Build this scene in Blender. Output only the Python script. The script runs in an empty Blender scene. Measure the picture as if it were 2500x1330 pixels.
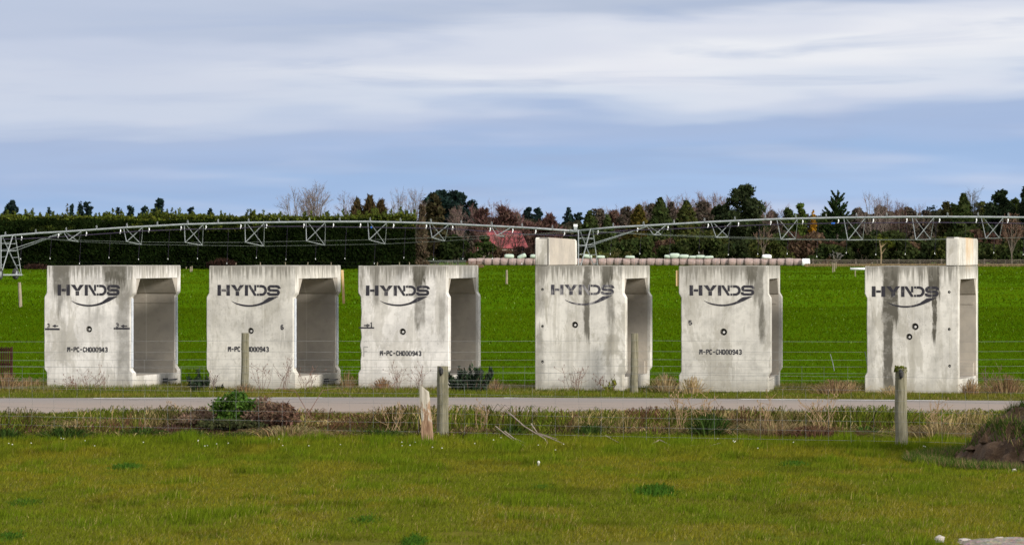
import bpy, bmesh, math, random
import numpy as np
from mathutils import Vector, Matrix
from mathutils.geometry import tessellate_polygon

C = bpy.context.scene
COL = C.collection
rng = np.random.default_rng(7)
random.seed(7)

# ------------------------------------------------------------------ camera, sky, sun, exposure
F, HC, HOR, CX = 9200.0, 2.65, 607.0, 1250.0      # focal length in photo pixels, eye height, horizon row, centre column
cam = bpy.data.cameras.new('camera')
cam.sensor_width = 36.0
cam.lens = 36.0 * F / 2500.0
cam.shift_y = -58.0 / 2500.0
cam.clip_start = 0.5
cam.clip_end = 9000.0
cam.dof.use_dof = True
cam.dof.focus_distance = 70.0
cam.dof.aperture_fstop = 9.0
camo = bpy.data.objects.new('camera', cam)
camo.location = (0, 0, HC)
camo.rotation_euler = (math.radians(90), 0, 0)
COL.objects.link(camo)
C.camera = camo

SUN_EL = math.radians(18.0)
SUN_DIR = Vector((0.73 * math.cos(SUN_EL), -0.68 * math.cos(SUN_EL), math.sin(SUN_EL))).normalized()   # towards the sun
SUN_STRENGTH, SUN_ANGLE, EXPOSURE = 3.3, 13.0, 0.53
SKY_GAIN = 0.74

C.view_settings.view_transform = 'Standard'
C.view_settings.look = 'None'
C.view_settings.exposure = EXPOSURE
C.view_settings.gamma = 1.0
C.view_settings.use_curve_mapping = False
C.render.engine = 'CYCLES'
C.cycles.max_bounces = 7
C.cycles.diffuse_bounces = 5
C.cycles.transmission_bounces = 4
C.cycles.transparent_max_bounces = 6
C.cycles.use_denoising = True
C.cycles.denoiser = 'OPENIMAGEDENOISE'

world = bpy.data.worlds.new('World')
C.world = world
world.use_nodes = True


def srgb(r, g, b):
    f = lambda c: (c / 255.0) / 12.92 if c <= 10 else (((c / 255.0) + 0.055) / 1.055) ** 2.4
    return (f(r), f(g), f(b), 1.0)


class NT:
    """short hand for building node trees"""
    def __init__(s, tree):
        s.t = tree
        s.n = tree.nodes
        s.l = tree.links
        s.n.clear()

    def node(s, kind, ins=None, **props):
        nd = s.n.new(kind)
        for k, v in props.items():
            setattr(nd, k, v)
        for k, v in (ins or {}).items():
            s.put(nd.inputs[k], v)
        return nd

    def put(s, sock, v):
        if isinstance(v, bpy.types.NodeSocket):
            s.l.new(v, sock)
        else:
            if isinstance(v, (tuple, list)) and sock.type == 'RGBA' and len(v) == 3:
                v = (*v, 1.0)
            sock.default_value = v

    def m(s, op, a, b=0.0, c=None, clamp=False):
        nd = s.node('ShaderNodeMath', {0: a, 1: b}, operation=op, use_clamp=clamp)
        if c is not None:
            s.put(nd.inputs[2], c)
        return nd.outputs[0]

    def noise(s, vec, scale, detail=3.0, rough=0.55, dist=0.0, out=0):
        return s.node('ShaderNodeTexNoise', {'Vector': vec, 'Scale': scale, 'Detail': detail, 'Roughness': rough, 'Distortion': dist}).outputs[out]

    def smooth(s, v, a, b, to0=0.0, to1=1.0):
        return s.node('ShaderNodeMapRange', {0: v, 1: a, 2: b, 3: to0, 4: to1}, interpolation_type='SMOOTHSTEP').outputs[0]

    def mix(s, fac, a, b, blend='MIX'):
        nd = s.node('ShaderNodeMix', data_type='RGBA', blend_type=blend)
        s.put(nd.inputs[0], fac)
        s.put(nd.inputs[6], a)
        s.put(nd.inputs[7], b)
        return nd.outputs[2]

    def scale(s, vec, sc, loc=(0, 0, 0)):
        return s.node('ShaderNodeMapping', {'Vector': vec, 'Location': loc, 'Scale': sc}).outputs[0]

    def ramp(s, fac, stops, interp='LINEAR'):
        nd = s.node('ShaderNodeValToRGB', {0: fac})
        cr = nd.color_ramp
        cr.interpolation = interp
        while len(cr.elements) < len(stops):
            cr.elements.new(0.5)
        for e, (p, c) in zip(cr.elements, stops):
            e.position = p
            e.color = c
        return nd.outputs[0]


# --- sky: clear-sky light above a broken sheet of stratus, all a function of direction
w = NT(world.node_tree)
gen = w.node('ShaderNodeTexCoord').outputs['Generated']
sep = w.node('ShaderNodeSeparateXYZ', {0: gen})
el = w.m('ARCSINE', sep.outputs[2])
px_up = w.m('MULTIPLY', el, F)                                     # elevation, counted in photo pixels
v_big = w.scale(gen, (10.0, 10.0, 62.0), (3.1, 0.4, 1.7))
v_mid = w.scale(gen, (20.0, 20.0, 140.0), (0.3, 5.4, 2.7))
v_fin = w.scale(gen, (60.0, 60.0, 420.0), (7.3, 1.4, 0.7))
n_big = w.noise(v_big, 1.0, 2.0, 0.5)
n_mid = w.noise(v_mid, 1.0, 2.0, 0.5, 0.2)
n_fin = w.noise(v_fin, 1.0, 4.0, 0.55, 0.5)
warp = w.m('ADD', w.m('MULTIPLY', w.m('SUBTRACT', n_big, 0.5), 200.0), w.m('ADD', w.m('MULTIPLY', w.m('SUBTRACT', n_mid, 0.5), 110.0), w.m('MULTIPLY', w.m('SUBTRACT', n_fin, 0.5), 12.0)))
tilt = w.m('MULTIPLY', sep.outputs[0], -420.0)                      # the cloud sheet hangs a little lower on the left
h = w.m('DIVIDE', w.m('ADD', w.m('ADD', px_up, warp), tilt), 700.0)
stops = [(0.00, srgb(174, 197, 231)), (0.16, srgb(163, 189, 226)), (0.27, srgb(155, 182, 220)),
         (0.36, srgb(163, 184, 219)), (0.43, srgb(164, 183, 216)), (0.49, srgb(188, 201, 224)),
         (0.55, srgb(212, 219, 232)), (0.65, srgb(230, 232, 238)), (0.74, srgb(212, 217, 230)),
         (0.82, srgb(180, 191, 212)), (1.00, srgb(187, 197, 216))]
low_sky = w.ramp(h, stops, 'EASE')
# small blue-grey rolls and bright fringes inside the sheet
rolls = w.smooth(w.noise(w.scale(gen, (13.0, 13.0, 120.0), (2.2, 6.1, 8.3)), 1.0, 4.0, 0.55, 0.5), 0.46, 0.72)
low_sky = w.mix(w.m('MULTIPLY', rolls, 0.50), low_sky, srgb(158, 176, 209))
fringe = w.smooth(w.noise(w.scale(gen, (14.0, 14.0, 120.0), (9.1, 2.2, 4.4)), 1.0, 2.5, 0.5, 0.2), 0.47, 0.78)
low_sky = w.mix(w.m('MULTIPLY', fringe, 0.40), low_sky, srgb(216, 218, 231))
thin = w.m('MULTIPLY', w.smooth(sep.outputs[0], 0.03, -0.12), w.smooth(w.m('ADD', px_up, warp), 180.0, 420.0))
low_sky = w.mix(w.m('MULTIPLY', thin, 0.72), low_sky, srgb(184, 195, 218))
hi_n = w.noise(w.scale(gen, (3.0, 3.0, 5.0)), 1.0, 5.0, 0.55, 0.4)
high_sky = w.mix(w.smooth(hi_n, 0.35, 0.65), srgb(214, 217, 224), srgb(240, 238, 236))
clouds = w.mix(w.smooth(el, 0.07, 0.25), low_sky, high_sky)
cl_str = w.m('MULTIPLY', w.smooth(el, 0.10, 1.2, 1.0, 2.0), SKY_GAIN)   # an overcast sky is brighter overhead
bg_cloud = w.node('ShaderNodeBackground', {'Color': clouds, 'Strength': cl_str})
nish = w.node('ShaderNodeTexSky', sky_type='NISHITA', sun_disc=False)
nish.sun_elevation = SUN_EL
nish.sun_rotation = math.atan2(SUN_DIR.x, SUN_DIR.y)
bg_sky = w.node('ShaderNodeBackground', {'Color': nish.outputs[0], 'Strength': 0.06})
mixs = w.node('ShaderNodeMixShader', {0: 0.97})
w.l.new(bg_sky.outputs[0], mixs.inputs[1])
w.l.new(bg_cloud.outputs[0], mixs.inputs[2])
w.l.new(mixs.outputs[0], w.node('ShaderNodeOutputWorld').inputs[0])

sun = bpy.data.lights.new('sun', 'SUN')
sun.energy = SUN_STRENGTH
sun.angle = math.radians(SUN_ANGLE)
sun.color = (1.0, 0.945, 0.87)
suno = bpy.data.objects.new('sun', sun)
suno.rotation_euler = SUN_DIR.to_track_quat('Z', 'Y').to_euler()
COL.objects.link(suno)


# ------------------------------------------------------------------ helpers
def X(px, Z):
    return (px - CX) / F * Z


def Zh(y, Z):
    return HC + (HOR - y) / F * Z


def Zg(y):
    return F * HC / (y - HOR)


def tag(o, label=None, cat=None, group=None, kind=None):
    if label:
        o['label'] = label
    if cat:
        o['category'] = cat
    if group:
        o['group'] = group
    if kind:
        o['kind'] = kind
    return o


def link(name, data, parent=None, mat=None):
    o = bpy.data.objects.new(name, data)
    COL.objects.link(o)
    if parent:
        o.parent = parent
    if mat is not None and data is not None and not data.materials:
        data.materials.append(mat)
    return o


def empty(name, loc, label, cat, group=None, rz=0.0):
    o = bpy.data.objects.new(name, None)
    o.empty_display_size = 0.2
    o.location = loc
    o.rotation_euler = (0, 0, rz)
    COL.objects.link(o)
    return tag(o, label, cat, group)


def np_mesh(name, V, T, attr=None, smooth=False):
    """mesh from numpy: V (n,3), T (m,3) or (m,4); attr: per-vertex colour (n,3)"""
    V = np.asarray(V, dtype=np.float32)
    T = np.asarray(T, dtype=np.int32)
    k = T.shape[1]
    me = bpy.data.meshes.new(name)
    me.vertices.add(len(V))
    me.vertices.foreach_set('co', V.ravel())
    me.loops.add(T.size)
    me.loops.foreach_set('vertex_index', T.ravel())
    me.polygons.add(len(T))
    me.polygons.foreach_set('loop_start', np.arange(0, T.size, k, dtype=np.int32))
    if smooth:
        me.polygons.foreach_set('use_smooth', np.ones(len(T), dtype=bool))
    if attr is not None:
        a = me.color_attributes.new('Col', 'FLOAT_COLOR', 'POINT')
        c = np.ones((len(V), 4), dtype=np.float32)
        c[:, :3] = attr
        a.data.foreach_set('color', c.ravel())
    me.update(calc_edges=True)
    return me


class MB:
    """collects boxes, tubes and prisms into one mesh"""
    def __init__(s):
        s.v = []
        s.f = []

    def poly(s, pts):
        k = len(s.v)
        s.v += [tuple(p) for p in pts]
        s.f.append(tuple(range(k, k + len(pts))))

    def box(s, x0, x1, y0, y1, z0, z1):
        k = len(s.v)
        s.v += [(x0, y0, z0), (x1, y0, z0), (x1, y1, z0), (x0, y1, z0), (x0, y0, z1), (x1, y0, z1), (x1, y1, z1), (x0, y1, z1)]
        s.f += [tuple(k + i for i in q) for q in ((0, 3, 2, 1), (4, 5, 6, 7), (0, 1, 5, 4), (1, 2, 6, 5), (2, 3, 7, 6), (3, 0, 4, 7))]

    def prism(s, pts, d):
        """pts: outline as 3D points, d: extrusion vector"""
        k, n = len(s.v), len(pts)
        d = Vector(d)
        s.v += [tuple(p) for p in pts] + [tuple(Vector(p) + d) for p in pts]
        s.f.append(tuple(range(k + n - 1, k - 1, -1)))
        s.f.append(tuple(range(k + n, k + 2 * n)))
        for i in range(n):
            j = (i + 1) % n
            s.f.append((k + i, k + j, k + n + j, k + n + i))

    def tube(s, pts, rad, sides=6, caps=True):
        pts = [Vector(p) for p in pts]
        if not hasattr(rad, '__len__'):
            rad = [rad] * len(pts)
        k = len(s.v)
        n = len(pts)
        for i, p in enumerate(pts):
            d = (pts[min(i + 1, n - 1)] - pts[max(i - 1, 0)]).normalized()
            a = Vector((0, 0, 1)) if abs(d.z) < 0.9 else Vector((1, 0, 0))
            u = d.cross(a).normalized()
            v = d.cross(u)
            for j in range(sides):
                t = 2 * math.pi * j / sides
                s.v.append(tuple(p + (u * math.cos(t) + v * math.sin(t)) * rad[i]))
        for i in range(n - 1):
            for j in range(sides):
                j2 = (j + 1) % sides
                s.f.append((k + i * sides + j, k + i * sides + j2, k + (i + 1) * sides + j2, k + (i + 1) * sides + j))
        if caps:
            s.f.append(tuple(k + j for j in range(sides - 1, -1, -1)))
            s.f.append(tuple(k + (n - 1) * sides + j for j in range(sides)))

    def mesh(s, name, smooth=False):
        me = bpy.data.meshes.new(name)
        me.from_pydata(s.v, [], s.f)
        me.update()
        if smooth:
            for p in me.polygons:
                p.use_smooth = True
        return me

    def build(s, name, mat, parent=None, smooth=False):
        return link(name, s.mesh(name, smooth), parent, mat)


def vnoise(x, y, seed=0):
    """smooth value noise in numpy, 0..1"""
    r = np.random.default_rng(seed)
    tab = r.random(65536)
    xi, yi = np.floor(x).astype(np.int64), np.floor(y).astype(np.int64)
    fx, fy = x - xi, y - yi
    fx, fy = fx * fx * (3 - 2 * fx), fy * fy * (3 - 2 * fy)
    hsh = lambda a, b: tab[(a * 7919 + b * 104729 + seed * 31) & 65535]
    a, b = hsh(xi, yi), hsh(xi + 1, yi)
    c, d = hsh(xi, yi + 1), hsh(xi + 1, yi + 1)
    return (a * (1 - fx) + b * fx) * (1 - fy) + (c * (1 - fx) + d * fx) * fy


def fbm(x, y, seed=0, octv=3):
    x, y = np.asarray(x, float), np.asarray(y, float)
    t, amp, s = 0.0, 0.5, 0.0
    for i in range(octv):
        t = t + amp * vnoise(x * 2 ** i, y * 2 ** i, seed + i)
        s += amp
        amp *= 0.5
    return t / s


def sst(a, b, x):
    t = np.clip((x - a) / (b - a), 0, 1)
    return t * t * (3 - 2 * t)


def ground_z(x, y):
    x, y = np.asarray(x, float), np.asarray(y, float)
    z = (fbm(x * 0.7, y * 0.7, 3) - 0.5) * 0.06 * (1 - sst(50, 53, y))
    z = z - 0.26 * sst(53.2, 54.3, y) * (1 - sst(54.7, 56.0, y))           # shallow roadside drain
    z = z - 0.05 * sst(59.9, 60.6, y) * (1 - sst(66.3, 67.2, y))
    z = z + (fbm(x * 0.4, y * 0.4, 5) - 0.5) * 0.10 * sst(67.5, 69.0, y) * (1 - sst(90, 110, y))
    z = z + (fbm(x * 0.03, y * 0.03, 9) - 0.5) * 0.5 * sst(110, 200, y) * (1 - sst(400, 500, y))
    return z


def gz(x, y):
    return float(ground_z(x, y))


# ------------------------------------------------------------------ materials
def new_mat(name):
    m = bpy.data.materials.new(name)
    m.use_nodes = True
    return m, NT(m.node_tree)


def finish(nt, color, rough=0.8, bump=None, bump_strength=0.3, bump_dist=0.02, metallic=0.0, translucent=0.0, spec=0.3):
    out = nt.node('ShaderNodeOutputMaterial')
    b = nt.node('ShaderNodeBsdfPrincipled', {'Base Color': color, 'Roughness': rough, 'Metallic': metallic, 'Specular IOR Level': spec})
    if bump is not None:
        bn = nt.node('ShaderNodeBump', {'Height': bump, 'Strength': bump_strength, 'Distance': bump_dist})
        nt.l.new(bn.outputs[0], b.inputs['Normal'])
    if translucent > 0:
        tr = nt.node('ShaderNodeBsdfTranslucent', {'Color': color})
        mx = nt.node('ShaderNodeMixShader', {0: translucent})
        nt.l.new(b.outputs[0], mx.inputs[1])
        nt.l.new(tr.outputs[0], mx.inputs[2])
        nt.l.new(mx.outputs[0], out.inputs[0])
    else:
        nt.l.new(b.outputs[0], out.inputs[0])


def simple(name, c1, c2, scale=6.0, rough=0.75, metallic=0.0, stretch=(1, 1, 1), spec=0.3, bump=0.2):
    m, nt = new_mat(name)
    p = nt.scale(nt.node('ShaderNodeTexCoord').outputs['Object'], stretch)
    n = nt.noise(p, scale, 4.0, 0.6)
    n2 = nt.noise(p, scale * 5.3, 2.0, 0.6)
    f = nt.smooth(nt.m('ADD', nt.m('MULTIPLY', n, 0.7), nt.m('MULTIPLY', n2, 0.3)), 0.36, 0.64)
    finish(nt, nt.mix(f, c1, c2), rough, n2, bump, 0.01, metallic, spec=spec)
    return m


def leaf_mat(name, translucent=0.25, rough=0.7):
    m, nt = new_mat(name)
    col = nt.node('ShaderNodeAttribute', attribute_name='Col').outputs['Color']
    finish(nt, col, 1.0, translucent=translucent, spec=0.0)
    return m


M_leaf = leaf_mat('foliage')
M_grass = leaf_mat('grass_blades', 0.26, 0.6)
M_twig = leaf_mat('bare_twigs', 0.0, 0.9)
M_bark = simple('bark', (0.085, 0.066, 0.05), (0.17, 0.14, 0.11), 5.0, 0.9, stretch=(1, 1, 0.25))
M_galv = simple('galvanised_steel', (0.21, 0.225, 0.23), (0.32, 0.34, 0.345), 3.0, 0.5, 0.1, spec=0.5)
M_rod = simple('dull_steel_rod', (0.10, 0.115, 0.10), (0.16, 0.175, 0.155), 3.0, 0.6)
M_wire = simple('fence_wire', (0.15, 0.155, 0.15), (0.26, 0.265, 0.255), 3.0, 0.6, 0.2)
M_white = simple('white_plastic', (0.78, 0.79, 0.78), (0.86, 0.86, 0.85), 3.0, 0.4)
M_rubber = simple('black_rubber', (0.018, 0.018, 0.018), (0.035, 0.034, 0.032), 5.0, 0.8)
M_hose = simple('dark_hose', (0.03, 0.022, 0.045), (0.05, 0.035, 0.07), 2.0, 0.6)
M_blue = simple('blue_fitting', (0.02, 0.09, 0.42), (0.03, 0.13, 0.55), 4.0, 0.5)
M_post = simple('weathered_fence_post', (0.105, 0.098, 0.060), (0.235, 0.215, 0.150), 7.0, 0.9, stretch=(2.2, 2.2, 0.22), bump=0.6)
M_stake = simple('grey_stake_wood', (0.16, 0.13, 0.09), (0.30, 0.25, 0.18), 7.0, 0.9, stretch=(2, 2, 0.3))
M_rail = simple('old_rail_wood', (0.085, 0.070, 0.052), (0.16, 0.135, 0.105), 4.0, 0.9, stretch=(0.3, 1, 1))
M_pine_board = simple('fresh_timber', (0.50, 0.33, 0.15), (0.62, 0.44, 0.22), 5.0, 0.7, stretch=(3, 3, 0.3))
M_rust = simple('rusty_steel', (0.060, 0.022, 0.014), (0.12, 0.045, 0.026), 10.0, 0.85)
M_strip = simple('grey_joint_seal', (0.42, 0.45, 0.49), (0.55, 0.58, 0.61), 6.0, 0.6)
M_dark = simple('dark_iron', (0.02, 0.02, 0.022), (0.05, 0.048, 0.045), 12.0, 0.6, 0.3)
M_anchor = simple('anchor_steel', (0.45, 0.44, 0.41), (0.62, 0.60, 0.56), 12.0, 0.6)


# --- ground: one sheet; colour by zone, edges broken by noise
def ground_material():
    m, nt = new_mat('ground_turf')
    p = nt.node('ShaderNodeTexCoord').outputs['Object']
    sp = nt.node('ShaderNodeSeparateXYZ', {0: p})
    n1 = nt.noise(p, 0.6, 4.0, 0.6)
    n2 = nt.noise(p, 6.0, 4.0, 0.65)
    y = nt.m('ADD', sp.outputs[1], nt.m('MULTIPLY', nt.m('SUBTRACT', n2, 0.5), 1.2))
    near = nt.mix(nt.smooth(n1, 0.35, 0.65), (0.075, 0.090, 0.012), (0.098, 0.090, 0.016))
    near = nt.mix(nt.smooth(n2, 0.52, 0.75), near, (0.040, 0.032, 0.012))
    bank = nt.mix(nt.smooth(n2, 0.35, 0.65), (0.030, 0.026, 0.012), (0.050, 0.046, 0.016))
    verge = nt.mix(nt.smooth(n2, 0.35, 0.65), (0.050, 0.060, 0.012), (0.080, 0.075, 0.022))
    pf = nt.scale(p, (0.05, 0.012, 1.0))
    nf = nt.noise(pf, 1.0, 5.0, 0.62)
    nff = nt.noise(nt.scale(p, (0.8, 0.20, 1.0)), 1.0, 4.0, 0.65)
    field = nt.mix(nt.smooth(nf, 0.36, 0.64), (0.044, 0.096, 0.0015), (0.058, 0.116, 0.002))
    field = nt.mix(nt.smooth(sp.outputs[1], 260.0, 85.0), field, nt.mix(1.0, field, (0.78, 0.78, 0.78), 'MULTIPLY'))
    field = nt.mix(nt.m('MULTIPLY', nt.smooth(nff, 0.38, 0.68), 0.5), field, (0.052, 0.120, 0.004))
    field = nt.mix(nt.m('MULTIPLY', nt.smooth(sp.outputs[1], 150.0, 560.0), 0.35), field, (0.060, 0.115, 0.010))
    c = nt.mix(nt.smooth(y, 53.0, 53.5), near, bank)
    c = nt.mix(nt.smooth(y, 59.0, 60.0), c, verge)
    c = nt.mix(nt.smooth(y, 71.5, 73.5), c, field)
    far = nt.mix(nt.smooth(nf, 0.4, 0.6), (0.05, 0.07, 0.02), (0.07, 0.08, 0.03))
    c = nt.mix(nt.smooth(sp.outputs[1], 640.0, 720.0), c, far)
    finish(nt, c, 1.0, n2, 0.5, 0.05, spec=0.0)
    return m


xs = np.unique(np.concatenate([-np.geomspace(30, 6000, 22), np.linspace(-30, 30, 161), np.geomspace(30, 6000, 22)]))
ys = np.unique(np.concatenate([np.array([-400, -100, -20, 0, 15, 25]), np.linspace(30, 76, 185), np.linspace(76, 130, 55), np.geomspace(130, 8000, 60)]))
gx, gy = np.meshgrid(xs, ys)
V = np.stack([gx.ravel(), gy.ravel(), ground_z(gx.ravel(), gy.ravel())], 1)
nx, ny = len(xs), len(ys)
ii, jj = np.meshgrid(np.arange(nx - 1), np.arange(ny - 1))
k = (jj * nx + ii).ravel()
ground = link('ground', np_mesh('ground', V, np.stack([k, k + 1, k + nx + 1, k + nx], 1), smooth=True), None, ground_material())
tag(ground, kind='structure')


# --- road: a chip-seal lane, slightly bowed
def road_material():
    m, nt = new_mat('road_chipseal')
    p = nt.node('ShaderNodeTexCoord').outputs['Object']
    sp = nt.node('ShaderNodeSeparateXYZ', {0: p})
    n1 = nt.noise(nt.scale(p, (0.12, 1.6, 1)), 1.0, 4.0, 0.6)
    n2 = nt.noise(p, 45.0, 3.0, 0.7)
    track = nt.smooth(nt.m('ADD', sp.outputs[1], nt.m('MULTIPLY', nt.m('SUBTRACT', n1, 0.5), 2.0)), 62.4, 65.8)
    c = nt.mix(track, (0.235, 0.184, 0.146), (0.190, 0.168, 0.152))
    c = nt.mix(nt.m('MULTIPLY', nt.smooth(n1, 0.45, 0.72), 0.5), c, (0.275, 0.212, 0.165))
    c = nt.mix(nt.m('MULTIPLY', n2, 0.4), c, (0.12, 0.11, 0.105))
    n3 = nt.noise(nt.scale(p, (0.5, 3.0, 1)), 1.0, 5.0, 0.65)
    c = nt.mix(nt.m('MULTIPLY', nt.smooth(n3, 0.52, 0.70), 0.60), c, (0.115, 0.095, 0.08))
    finish(nt, c, 0.9, n2, 0.5, 0.01)
    return m


ROADF = [(-2000, 974), (-600, 974), (0, 972.7), (450, 971), (900, 970.4), (1250, 970.8), (1600, 973), (2000, 975), (2500, 979), (3200, 983), (5000, 985)]
ROADN = [(-2000, 1012), (-600, 1012), (0, 1011.5), (450, 1006), (900, 1004), (1250, 1004.5), (1600, 1006), (2000, 1008), (2500, 1011), (3200, 1013), (5000, 1015)]


def road_y(px, tab):
    return np.interp(px, [a for a, _ in tab], [b for _, b in tab])


mb = MB()
cols = np.linspace(-2000, 5000, 90)
top = []
for px in cols:
    zf, zn = Zg(road_y(px, ROADF)), Zg(road_y(px, ROADN))
    top.append([(X(px, zn), zn, 0.008), (X(px, (zn + zf) / 2), (zn + zf) / 2, 0.040), (X(px, zf), zf, 0.008)])
for a, b in zip(top[:-1], top[1:]):
    mb.poly([a[0], b[0], b[1], a[1]])
    mb.poly([a[1], b[1], b[2], a[2]])
    mb.poly([(a[0][0], a[0][1], -0.15), (b[0][0], b[0][1], -0.15), b[0], a[0]])
    mb.poly([a[2], b[2], (b[2][0], b[2][1], -0.15), (a[2][0], a[2][1], -0.15)])
road = mb.build('road', road_material(), None, True)
tag(road, kind='structure')
M_line, nt = new_mat('worn_white_line')
nl = nt.noise(nt.scale(nt.node('ShaderNodeTexCoord').outputs['Object'], (1.2, 8, 1)), 3.0, 4.0, 0.7)
finish(nt, nt.mix(nt.smooth(nl, 0.40, 0.62), (0.66, 0.65, 0.63), (0.26, 0.245, 0.235)), 0.8)
for p0, p1 in ((235, 552), (668, 790), (1230, 1265), (1800, 2010), (2040, 2300)):
    mb = MB()
    cc = np.linspace(p0, p1, 14)
    for a, b in zip(cc[:-1], cc[1:]):
        q = []
        for px, o in ((a, -0.55), (b, -0.55), (b, -0.37), (a, -0.37)):
            zf = Zg(road_y(px, ROADF))
            q.append((X(px, zf), zf + o, 0.0205))
        mb.poly(q)
    tag(mb.build('edge_line', M_line, road), 'worn white paint dashes along the far side of the road')


# ------------------------------------------------------------------ concrete culvert units
def concrete_material(name, tone, stains, streaky, depth, width, rust=None):
    m, nt = new_mat(name)
    p = nt.node('ShaderNodeTexCoord').outputs['Object']
    sp = nt.node('ShaderNodeSeparateXYZ', {0: p})
    px_, py_, pz_ = sp.outputs
    k_id = sum(ord(ch) for ch in name) % 17
    p = nt.node('ShaderNodeVectorMath', {0: p, 1: (k_id * 5.3, k_id * 2.1, k_id * 1.7)}, operation='ADD').outputs[0]
    big = nt.noise(p, 1.6, 4.0, 0.6)
    mid = nt.noise(p, 7.0, 4.0, 0.65)
    fine = nt.noise(p, 60.0, 2.0, 0.6)
    drip = nt.noise(nt.scale(p, (9.0, 9.0, 0.55)), 1.0, 4.0, 0.62)
    drip2 = nt.noise(nt.scale(p, (26.0, 26.0, 1.1)), 1.0, 3.0, 0.62)
    lift = nt.noise(nt.scale(p, (0.5, 0.5, 7.0)), 1.0, 3.0, 0.6)
    c1 = tuple(t * 1.0 for t in tone)
    c2 = tuple(t * 0.74 for t in tone)
    c = nt.mix(nt.smooth(big, 0.35, 0.68), c1, c2)
    c = nt.mix(nt.m('MULTIPLY', nt.smooth(mid, 0.46, 0.68), 0.45), c, tuple(t * 0.56 for t in tone))
    c = nt.mix(nt.m('MULTIPLY', nt.smooth(drip, 0.47, 0.68), streaky), c, (tone[0] * 0.46, tone[1] * 0.445, tone[2] * 0.40))
    c = nt.mix(nt.m('MULTIPLY', nt.smooth(drip2, 0.52, 0.72), streaky * 0.6), c, (tone[0] * 1.12, tone[1] * 1.12, tone[2] * 1.12))
    c = nt.mix(nt.m('MULTIPLY', nt.smooth(lift, 0.53, 0.70), 0.32), c, tuple(t * 0.70 for t in tone))
    grime = nt.noise(nt.scale(p, (1.9, 1.9, 0.75)), 1.0, 5.0, 0.68, 0.4)
    c = nt.mix(nt.m('MULTIPLY', nt.smooth(grime, 0.51, 0.57), 0.16 + streaky * 0.85), c, (tone[0] * 0.44, tone[1] * 0.425, tone[2] * 0.375))
    gr2 = nt.noise(nt.scale(p, (11.0, 11.0, 3.0)), 1.0, 5.0, 0.72, 0.6)
    c = nt.mix(nt.m('MULTIPLY', nt.smooth(gr2, 0.56, 0.66), 0.42), c, (tone[0] * 0.48, tone[1] * 0.465, tone[2] * 0.42))
    vor = nt.node('ShaderNodeTexVoronoi', {'Vector': p, 'Scale': 16.0}).outputs[0]
    pit = nt.m('MULTIPLY', nt.smooth(vor, 0.16, 0.08), nt.smooth(nt.noise(p, 5.0, 1.0), 0.52, 0.62))
    c = nt.mix(nt.m('MULTIPLY', pit, 0.6), c, tuple(t * 0.35 for t in tone))
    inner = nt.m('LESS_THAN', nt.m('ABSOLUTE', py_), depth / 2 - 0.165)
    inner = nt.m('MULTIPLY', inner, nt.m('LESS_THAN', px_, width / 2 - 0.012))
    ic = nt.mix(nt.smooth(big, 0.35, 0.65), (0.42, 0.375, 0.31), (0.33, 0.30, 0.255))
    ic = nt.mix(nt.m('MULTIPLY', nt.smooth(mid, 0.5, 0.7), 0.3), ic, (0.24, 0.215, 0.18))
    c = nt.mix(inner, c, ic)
    seam = nt.m('ABSOLUTE', nt.m('SUBTRACT', px_, 0.13 * width))
    c = nt.mix(nt.m('MULTIPLY', nt.m('LESS_THAN', seam, 0.012), 0.20), c, tuple(t * 1.15 for t in tone))
    spk = nt.smooth(nt.noise(p, 22.0, 2.0, 0.6), 0.60, 0.70)
    c = nt.mix(nt.m('MULTIPLY', nt.m('MULTIPLY', spk, nt.smooth(big, 0.42, 0.6)), 0.45), c, tuple(t * 0.42 for t in tone))
    # shaped damp stains that run down from the top edge, front face only
    wx = nt.m('MULTIPLY', nt.m('SUBTRACT', nt.noise(nt.scale(p, (7.0, 7.0, 2.2)), 1.0, 5.0, 0.65), 0.5), 0.17)
    wz = nt.m('MULTIPLY', nt.m('SUBTRACT', drip2, 0.5), 0.7)
    xw = nt.m('ADD', px_, wx)
    zw = nt.m('ADD', pz_, wz)
    front = nt.m('LESS_THAN', py_, -depth / 2 + 0.03)
    brk = nt.smooth(mid, 0.30, 0.50, 0.72, 1.0)
    total = None
    for (xc, hw, z1, z0, s, soft) in stains:
        s, soft = min(1.0, s * 1.35), soft * 0.7
        d = nt.m('ABSOLUTE', nt.m('SUBTRACT', xw, xc))
        a = nt.smooth(d, hw + soft, max(hw - soft, 0.0))
        b = nt.smooth(zw, z0 - 0.10, z0 + 0.14)
        t = nt.smooth(zw, z1 + 0.16, z1 - 0.08)
        k_ = nt.m('MULTIPLY', nt.m('MULTIPLY', nt.m('MULTIPLY', a, b), t), s)
        total = k_ if total is None else nt.m('MAXIMUM', total, k_)
    if total is not None:
        c = nt.mix(nt.m('MULTIPLY', nt.m('MULTIPLY', total, front), brk), c, (0.085, 0.078, 0.060))
    # splashed soil and moss plus painted contact shade along the bottom, rain marks along the top lip
    pocket = nt.m('MULTIPLY', nt.m('GREATER_THAN', py_, -depth / 2 + 0.004), nt.m('LESS_THAN', py_, -depth / 2 + 0.10))  # recess shade painted inside the anchor pockets
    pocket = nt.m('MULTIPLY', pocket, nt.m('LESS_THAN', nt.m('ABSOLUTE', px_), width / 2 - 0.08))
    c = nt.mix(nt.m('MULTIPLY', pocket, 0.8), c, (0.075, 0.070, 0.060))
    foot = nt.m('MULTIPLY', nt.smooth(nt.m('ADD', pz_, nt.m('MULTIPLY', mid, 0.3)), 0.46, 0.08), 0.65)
    c = nt.mix(foot, c, (0.27, 0.24, 0.175))
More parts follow.
